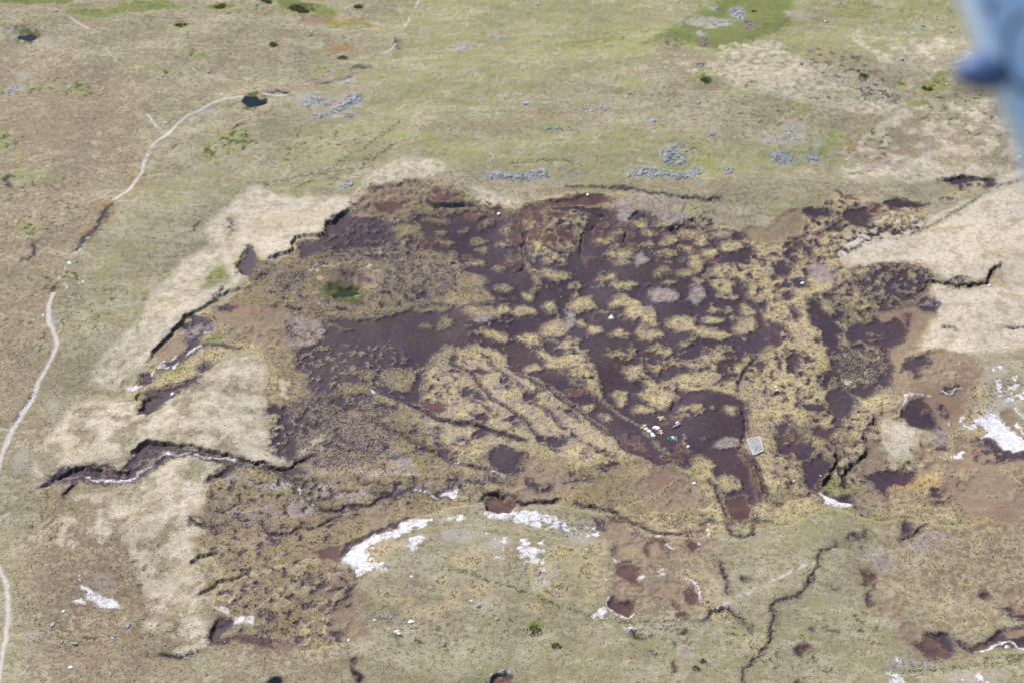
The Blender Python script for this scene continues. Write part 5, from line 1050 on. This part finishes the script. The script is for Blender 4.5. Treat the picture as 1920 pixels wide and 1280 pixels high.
for (cx, cy, rx, ry, n) in [(605, 218, 16, 6, 30), (655, 213, 10, 5, 25), (600, 190, 22, 8, 30), (692, 209, 5, 3, 8), (650, 155, 8, 4, 10), (1040, 241, 20, 4, 35), (1130, 200, 30, 6, 20), (840, 90, 35, 8, 30), (1400, 40, 60, 20, 60), (1760, 50, 60, 25, 70), (1300, 275, 30, 12, 30), (1480, 260, 50, 15, 60), (340, 1190, 120, 40, 30), (735, 1155, 50, 12, 30), (1250, 1175, 40, 8, 20), (1080, 1080, 60, 30, 20), (1080, 985, 40, 14, 50), (990, 1075, 30, 30, 20), (1700, 1245, 40, 14, 30), (860, 750, 400, 180, 25), (1200, 560, 260, 140, 25), (1880, 740, 40, 40, 60), (1740, 1240, 60, 12, 20), (200, 1210, 90, 30, 20), (100, 400, 120, 160, 20), (1250, 420, 100, 30, 20), (1860, 300, 60, 10, 15)]:
    for _ in range(n): RUB_V.append((random.gauss(cx, rx * .6), random.gauss(cy, ry * .6)))
vs_, fs_ = [], []
base = [(-1, -1, -.4), (1, -1, -.4), (1, 1, -.4), (-1, 1, -.4), (-.7, -.8, .5), (.8, -.6, .6), (.6, .8, .45), (-.8, .6, .55)]
bf = [(0, 1, 5, 4), (1, 2, 6, 5), (2, 3, 7, 6), (3, 0, 4, 7), (4, 5, 6, 7)]
for a, b in RUB_V:
    x, y, z = gpt(a, b); s = random.uniform(.16, .42); t = random.uniform(0, 6.28); n0 = len(vs_)
    for p in base:
        j = [c_ * s * random.uniform(.75, 1.2) for c_ in p]; vs_.append((x + j[0] * math.cos(t) - j[1] * math.sin(t), y + j[0] * math.sin(t) + j[1] * math.cos(t), z + j[2] + .03))
    fs_ += [tuple(n0 + i for i in f_) for f_ in bf]
o = mesh_obj('rubble', vs_, fs_, M['rock']); tag(o, 'small loose pale stones scattered over outcrops and bare ground', 'stones', None, 'stuff')

# ------------------------------------------------------------------ restoration materials left on the bare peat
def empty(name, px, py, label, cat, group=None, rz=0, dz=0):
    x, y, z = gpt(px, py); o = bpy.data.objects.new(name, None); o.empty_display_size = .5; C.objects.link(o)
    o.location = (x, y, z + dz); o.rotation_euler = (0, 0, rz); tag(o, label, cat, group); return o
def sack_mesh(seed, w_=.55, h_=.8):
    rr = random.Random(seed); bm = bmesh.new(); bmesh.ops.create_cube(bm, size=2)
    bmesh.ops.subdivide_edges(bm, edges=bm.edges[:], cuts=3, use_grid_fill=True)
    for v in bm.verts:
        n = v.co.normalized(); v.co = v.co * .45 + n * .72
        pu = 1 + .10 * math.sin(5 * v.co.x + seed) * math.cos(4 * v.co.y + seed * 2)
        v.co = Vector((v.co.x * w_ * 1.25 * pu, v.co.y * w_ * pu, max(v.co.z, -.6) * h_ * .5))
        if v.co.z > .2: v.co.x *= .9; v.co.y *= .9
    m = bpy.data.meshes.new('sack'); bm.to_mesh(m); bm.free(); m.shade_smooth(); return m
def strip(name, pts, w_, t_, mat, parent):
    """flat bar through points, real thickness"""
    V, Fc = [], []
    for i, p in enumerate(pts):
        p = Vector(p); d = (Vector(pts[min(i + 1, len(pts) - 1)]) - Vector(pts[max(i - 1, 0)])).normalized(); s = d.cross(Vector((0, 0, 1))).normalized() * w_
        for a, b in ((-1, 0), (1, 0), (1, 1), (-1, 1)): V.append(p + s * a + Vector((0, 0, t_ * b)))
        if i:
            k = len(V) - 8
            for e in range(4): Fc.append((k + e, k + (e + 1) % 4, k + 4 + (e + 1) % 4, k + 4 + e))
    Fc += [(3, 2, 1, 0), tuple(len(V) - 4 + e for e in range(4))]
    return mesh_obj(name, V, Fc, mat, parent)
BAGS = [(1211.5, 806, 1.0, .62, 'white bulk bag at the upper end of the row of bags on the mossy ridge'), (1217.5, 811, 1.2, .62, 'white bulk bag, middle of the row on the mossy ridge'),
        (1223, 816, 1.0, .5, 'slumped white bag third along the row on the mossy ridge'), (1225, 820.5, 1.1, .5, 'white bag at the lower end of the row where the moss ridge begins'),
        (1228, 801.5, 1.25, .7, 'left white bag of the pair lying on bare dark peat'), (1233.5, 803.5, 1.35, .75, 'right white bag of the pair lying on bare dark peat'),
        (1270, 792.5, 1.0, .5, 'single white bag beside the grey log at the gully head'), (1290, 841, .8, .3, 'small white bag at the foot of the narrow green moss strip'),
        (935.5, 397, 1.1, .7, 'lone white bag on red peat at the northern rim'), (1102, 364, .9, .3, 'tiny white bag on the red peat bank below the rim crack'),
        (323, 737, 1.1, .4, 'white bag beside the dark hollow left of the basin'), (1302, 905, .8, .5, 'small white bag lying on pinkish mud south of the green netting')]
for i, (a, b, s, h, lab) in enumerate(BAGS):
    t = empty('bulk_bag', a, b, lab, 'bag', 'white bulk bags', random.uniform(0, 3), .18 * s)
    m = sack_mesh(i, .52 * s, .9 * s); m.materials.append(M['bag']); o = bpy.data.objects.new('sack', m); C.objects.link(o); o.parent = t
    for sx in (-1, 1):
        strip('lifting_loop', [(sx * .35 * s, -.25 * s, .28 * s), (sx * .45 * s, -.15 * s, .5 * s), (sx * .45 * s, .1 * s, .52 * s), (sx * .35 * s, .22 * s, .3 * s)], .05, .04, M['bag'], t)
def brash(px, py, L_, n, lab, spread=1.0, rz=0, name='brash_pile', cat='brash pile', mat='brushwood'):
    t = empty(name, px, py, lab, cat, None, rz, .03)
    rr = random.Random(int(px))
    for i in range(n):
        a = rr.gauss(0, .45 * spread); l = L_ * rr.uniform(.6, 1.1); cx_, cy_ = rr.uniform(-.3, .3) * spread, rr.uniform(-.45, .45) * spread; z = .05 + .06 * (i % 4)
        dx, dy = math.cos(a) * l / 2, math.sin(a) * l / 2
        strip('branch', [(cx_ - dx, cy_ - dy, z), (cx_, cy_ + rr.uniform(-.1, .1), z + .14), (cx_ + dx, cy_ + dy, z + .03)], rr.uniform(.06, .13), .1, M[mat], t)
    return t
brash(1208, 797, 1.7, 10, 'pale cut brash heap at the top of the row of white bags', 1.0, .5)
brash(1204.5, 803, 1.5, 7, 'small pale brash heap at the left end of the white bags', .8, .2)
brash(1239, 808, 1.3, 12, 'upper tan brash bundle beside the pair of white bags', .9, 1.2)
brash(1240, 813, 1.3, 12, 'lower pale brash bundle beside the pair of white bags', .8, 1.0)
brash(1234, 812, .9, 3, 'thin spill of sticks left of the brash bundles', .7, 1.6)
brash(1240, 780, 2.6, 16, 'pale yellow brash heap above the restoration bags', 1.2, .5)
t = empty('fallen_log', 1269, 798, 'grey weathered log lying across the head of the gully', 'log', None, .55, .15)
strip('trunk', [(-1.7, 0, 0), (-.8, .12, .1), (.3, 0, .12), (1.6, .18, .3)], .24, .36, M['log'], t); strip('branch', [(.3, .1, .2), (.9, .8, .35), (1.2, 1.3, .4)], .1, .14, M['log'], t); strip('branch', [(-.6, 0, .2), (-.2, -.6, .2)], .08, .12, M['log'], t); strip('branch', [(1.0, .1, .3), (1.7, -.3, .5)], .07, .1, M['log'], t)
# heap of green netting, clear film and poles
t = empty('netting_heap', 1261, 824, 'heap of green netting and pale film with white poles sticking out', 'netting', None, 0, .08)
def heap(name, cx_, cy_, rx, ry, hh, mat, seed, rot):
    rr = random.Random(seed); V, Fc = [], []; nr, na = 5, 14
    V.append((cx_, cy_, hh))
    for r_ in range(1, nr + 1):
        for a in range(na):
            th = 2 * math.pi * a / na; k_ = r_ / nr * (1 + .18 * math.sin(3 * th + seed) + .1 * rr.uniform(-1, 1)); u, v = rx * k_ * math.cos(th), ry * k_ * math.sin(th)
            V.append((cx_ + u * math.cos(rot) - v * math.sin(rot), cy_ + u * math.sin(rot) + v * math.cos(rot), hh * (1 - (r_ / nr) ** 2) + rr.uniform(-.06, .1) * (r_ < nr) - .1 * (r_ == nr)))
    for a in range(na): Fc.append((0, 1 + a, 1 + (a + 1) % na))
    for r_ in range(nr - 1):
        for a in range(na):
            p0 = 1 + r_ * na + a; p1 = 1 + r_ * na + (a + 1) % na; Fc.append((p0, p0 + na, p1 + na, p1))
    return mesh_obj(name, V, Fc, M[mat], t)
heap('netting', -1.1, -.1, 1.05, .62, .75, 'netting', 2, .75); heap('film_sheet', .15, .35, .95, .75, .6, 'film', 5, -.3)
for p in [((.9, .55), (1.9, .5)), ((.2, -.1), (-.9, -1.1)), ((.6, -.1), (.3, -1.2)), ((.9, -.2), (1.5, -1.5)), ((1.1, .0), (1.6, -1.0)), ((-.1, .9), (.5, 1.2)), ((.1, .6), (.2, 1.3))]:
    strip('pole', [(p[0][0], p[0][1], .3), ((p[0][0] + p[1][0]) / 2, (p[0][1] + p[1][1]) / 2, .32), (p[1][0], p[1][1], .1)], .05, .07, M['tube'], t)
# white board on dark peat
t = empty('sheet_panel', 1504, 530.5, 'white kite-shaped sheet propped on a dark peat patch', 'sheet', None, 0, .15)
mesh_obj('panel', [(-.9, 0, .1), (.35, .95, .35), (.95, 0, .25), (.62, -.22, .1), (.12, -.62, .02), (-.9, 0, .16), (.35, .95, .41), (.95, 0, .31), (.62, -.22, .16), (.12, -.62, .08)], [(4, 3, 2, 1, 0), (5, 6, 7, 8, 9)] + [(i, (i + 1) % 5, 5 + (i + 1) % 5, 5 + i) for i in range(5)], M['sheet'], t)
mesh_obj('fold', [(.3, -.3, .2), (.75, -.05, .3), (.6, .35, .42), (.3, -.3, .27), (.75, -.05, .37), (.6, .35, .49)], [(2, 1, 0), (3, 4, 5), (0, 1, 4, 3), (1, 2, 5, 4), (2, 0, 3, 5)], M['sheet'], t)
# square mesh mat
cx_, cy_, cz = gpt(1415, 836); t = empty('mesh_mat', 1415, 836, 'large pale square mat of woven mesh at the mouth of the drain', 'mat')
cr = [gpt(*p)[:2] for p in [(1401, 823), (1424, 817), (1431.5, 845), (1413, 855), (1408, 848)]]
cr = [(a - cx_, b - cy_) for a, b in cr]
quad = [cr[0], cr[1], cr[2], cr[3]]
def bil(u, v):
    a = [quad[0][i] * (1 - u) + quad[1][i] * u for i in (0, 1)]; b = [quad[3][i] * (1 - u) + quad[2][i] * u for i in (0, 1)]
    return [a[i] * (1 - v) + b[i] * v for i in (0, 1)]
V, Fc = [], []; n = 12
for j in range(n + 1):
    for i in range(n + 1):
        p = bil(i / n, j / n); e = .25 if (i in (0, n) or j in (0, n)) else 0
        jx, jy = (random.uniform(-.3, .3), random.uniform(-.3, .3)) if e else (0, 0)
        V.append((p[0] + jx, p[1] + jy, hz(cx_ + p[0], cy_ + p[1]) - cz + .22 + random.uniform(-.07, .07)))
for j in range(n):
    for i in range(n): k_ = j * (n + 1) + i; Fc.append((k_, k_ + n + 1, k_ + n + 2, k_ + 1))
mesh_obj('base_sheet', V, [f_[::-1] if False else f_ for f_ in Fc], M['mat'], t)
for i in range(15):
    u = (i + .5) / 15 + random.uniform(-.02, .02); pts = []
    for j in range(6):
        p = bil(min(1, max(0, u + random.uniform(-.015, .015))), j / 5 * random.uniform(.94, 1) + .01); pts.append((p[0], p[1], hz(cx_ + p[0], cy_ + p[1]) - cz + .3 + random.uniform(0, .08)))
    strip('strand', pts, random.uniform(.05, .1), .09, M['strand'], t)
for j in range(8):
    v = (j + .5) / 8; pts = []
    for i in range(5):
        p = bil(i / 4, min(1, max(0, v + random.uniform(-.03, .03)))); pts.append((p[0], p[1], hz(cx_ + p[0], cy_ + p[1]) - cz + .33 + random.uniform(0, .08)))
    strip('strand', pts, random.uniform(.04, .08), .08, M['strand'], t)
for sgn, a, b in [(0, (0, 0), (1, 0)), (0, (1, 0), (1, 1)), (0, (1, 1), (0, 1)), (0, (0, 1), (0, 0))]:
    pts = []
    for i in range(6):
        p = bil(a[0] + (b[0] - a[0]) * i / 5, a[1] + (b[1] - a[1]) * i / 5); pts.append((p[0] + random.uniform(-.12, .12), p[1] + random.uniform(-.12, .12), hz(cx_ + p[0], cy_ + p[1]) - cz + .3))
    strip('edge_roll', pts, .28, .2, M['strand'], t)

# ------------------------------------------------------------------ rush clumps and low bushes that can be told apart
def bush(px, py, rx, lab, n=60, tall=.7):
    t = empty('rush_clump', px, py, lab, 'rushes', 'dark rush clumps on the open moor')
    rr = random.Random(int(px * 3 + py)); V, Fc = [], []
    for _ in range(n):
        a = rr.uniform(0, 6.28); r_ = rx * math.sqrt(rr.random()); x, y = r_ * math.cos(a), r_ * math.sin(a) * .8
        z0 = hz(t.location.x + x, t.location.y + y) - t.location.z - .1
        for _b in range(5):
            th = rr.uniform(0, 6.28); ln = rr.uniform(.5, 1) * tall; dx, dy = math.cos(th), math.sin(th); w_ = .09; k_ = len(V)
            V += [(x - dy * w_, y + dx * w_, z0), (x + dy * w_, y - dx * w_, z0), (x + dx * ln * .3 + dy * w_, y + dy * ln * .3 - dx * w_, z0 + ln * .8), (x + dx * ln * .3 - dy * w_, y + dy * ln * .3 + dx * w_, z0 + ln * .8), (x + dx * ln * .8, y + dy * ln * .8, z0 + ln)]
            Fc += [(k_, k_ + 1, k_ + 2, k_ + 3), (k_ + 3, k_ + 2, k_ + 4)]
    mesh_obj('blades', V, Fc, M['bush'], t)
for b in BUSHES: bush(*b)

# ------------------------------------------------------------------ the survey aircraft's own blue wing edge, close by and out of focus
d = 2.6
def cp(px, py, dep):
    k = math.tan(HF / 2) / 960; v = FW + RT * (px - 960) * k + UP * (640 - py) * k
    return Vector(CAM + v * dep)
wing = bpy.data.objects.new('aircraft_wing', None); C.objects.link(wing); wing.location = cp(1960, 60, d)
tag(wing, 'blurred pale blue aircraft wing edge with dark blue knob, top right corner', 'aircraft')
def slab(name, pts, dep, thick, mat, bev=0.0):
    f_ = [cp(a, b, dep + dz_) for (a, b, dz_) in pts]; bk = [v + Vector(FW) * thick for v in f_]; n = len(pts)
    m = bpy.data.meshes.new(name); m.from_pydata([v - wing.location for v in f_ + bk], [], [tuple(range(n)), tuple(range(2 * n - 1, n - 1, -1))] + [(i, n + i, n + (i + 1) % n, (i + 1) % n) for i in range(n)])
    m.materials.append(mat); o = bpy.data.objects.new(name, m); C.objects.link(o); o.parent = wing
    if bev: bv = o.modifiers.new('bevel', 'BEVEL'); bv.width = bev; bv.segments = 4
    return o
slab('wing_panel', [(1793, -80, 0), (1836, 40, 0), (1882, 160, 0), (1924, 265, 0), (1960, 400, 0), (2060, 640, 0), (2700, 640, .3), (2500, -420, .3), (1660, -380, 0)], d, .09, M['blue'], .03)
def ball(name, px, py, dep, r, sc3, mat, rot=0):
    bm = bmesh.new(); bmesh.ops.create_uvsphere(bm, u_segments=20, v_segments=14, radius=r); m = bpy.data.meshes.new(name); bm.to_mesh(m); bm.free(); m.materials.append(mat); m.shade_smooth()
    o = bpy.data.objects.new(name, m); C.objects.link(o); o.parent = wing; o.location = cp(px, py, dep) - wing.location; o.scale = sc3; o.rotation_euler = (0, rot, 0); return o
ball('knob', 1846, 134, d + .03, .031, (1.25, .9, .78), M['darkblue']); ball('knob_collar', 1868, 138, d + .03, .024, (1.3, 1, .8), M['darkblue'])
ball('vent', 1854, 13, d - .002, .008, (1, .5, 1), M['darkblue'])
bm = bmesh.new(); V, Fc = [], []
for i in range(15):
    a = math.radians(-60 + 200 * i / 14 + 60)
    for rr_ in (.052, .044):
        V.append(cp(1928, 100, d - .004) + Vector(RT) * (-math.sin(a) * rr_ * .6) + Vector(UP) * math.cos(a) * rr_ - wing.location)
for i in range(14): Fc.append((2 * i, 2 * i + 1, 2 * i + 3, 2 * i + 2))
bm.free(); mesh_obj('hatch_seam', V, Fc, M['rubber'], wing).modifiers.new('thick', 'SOLIDIFY').thickness = .003
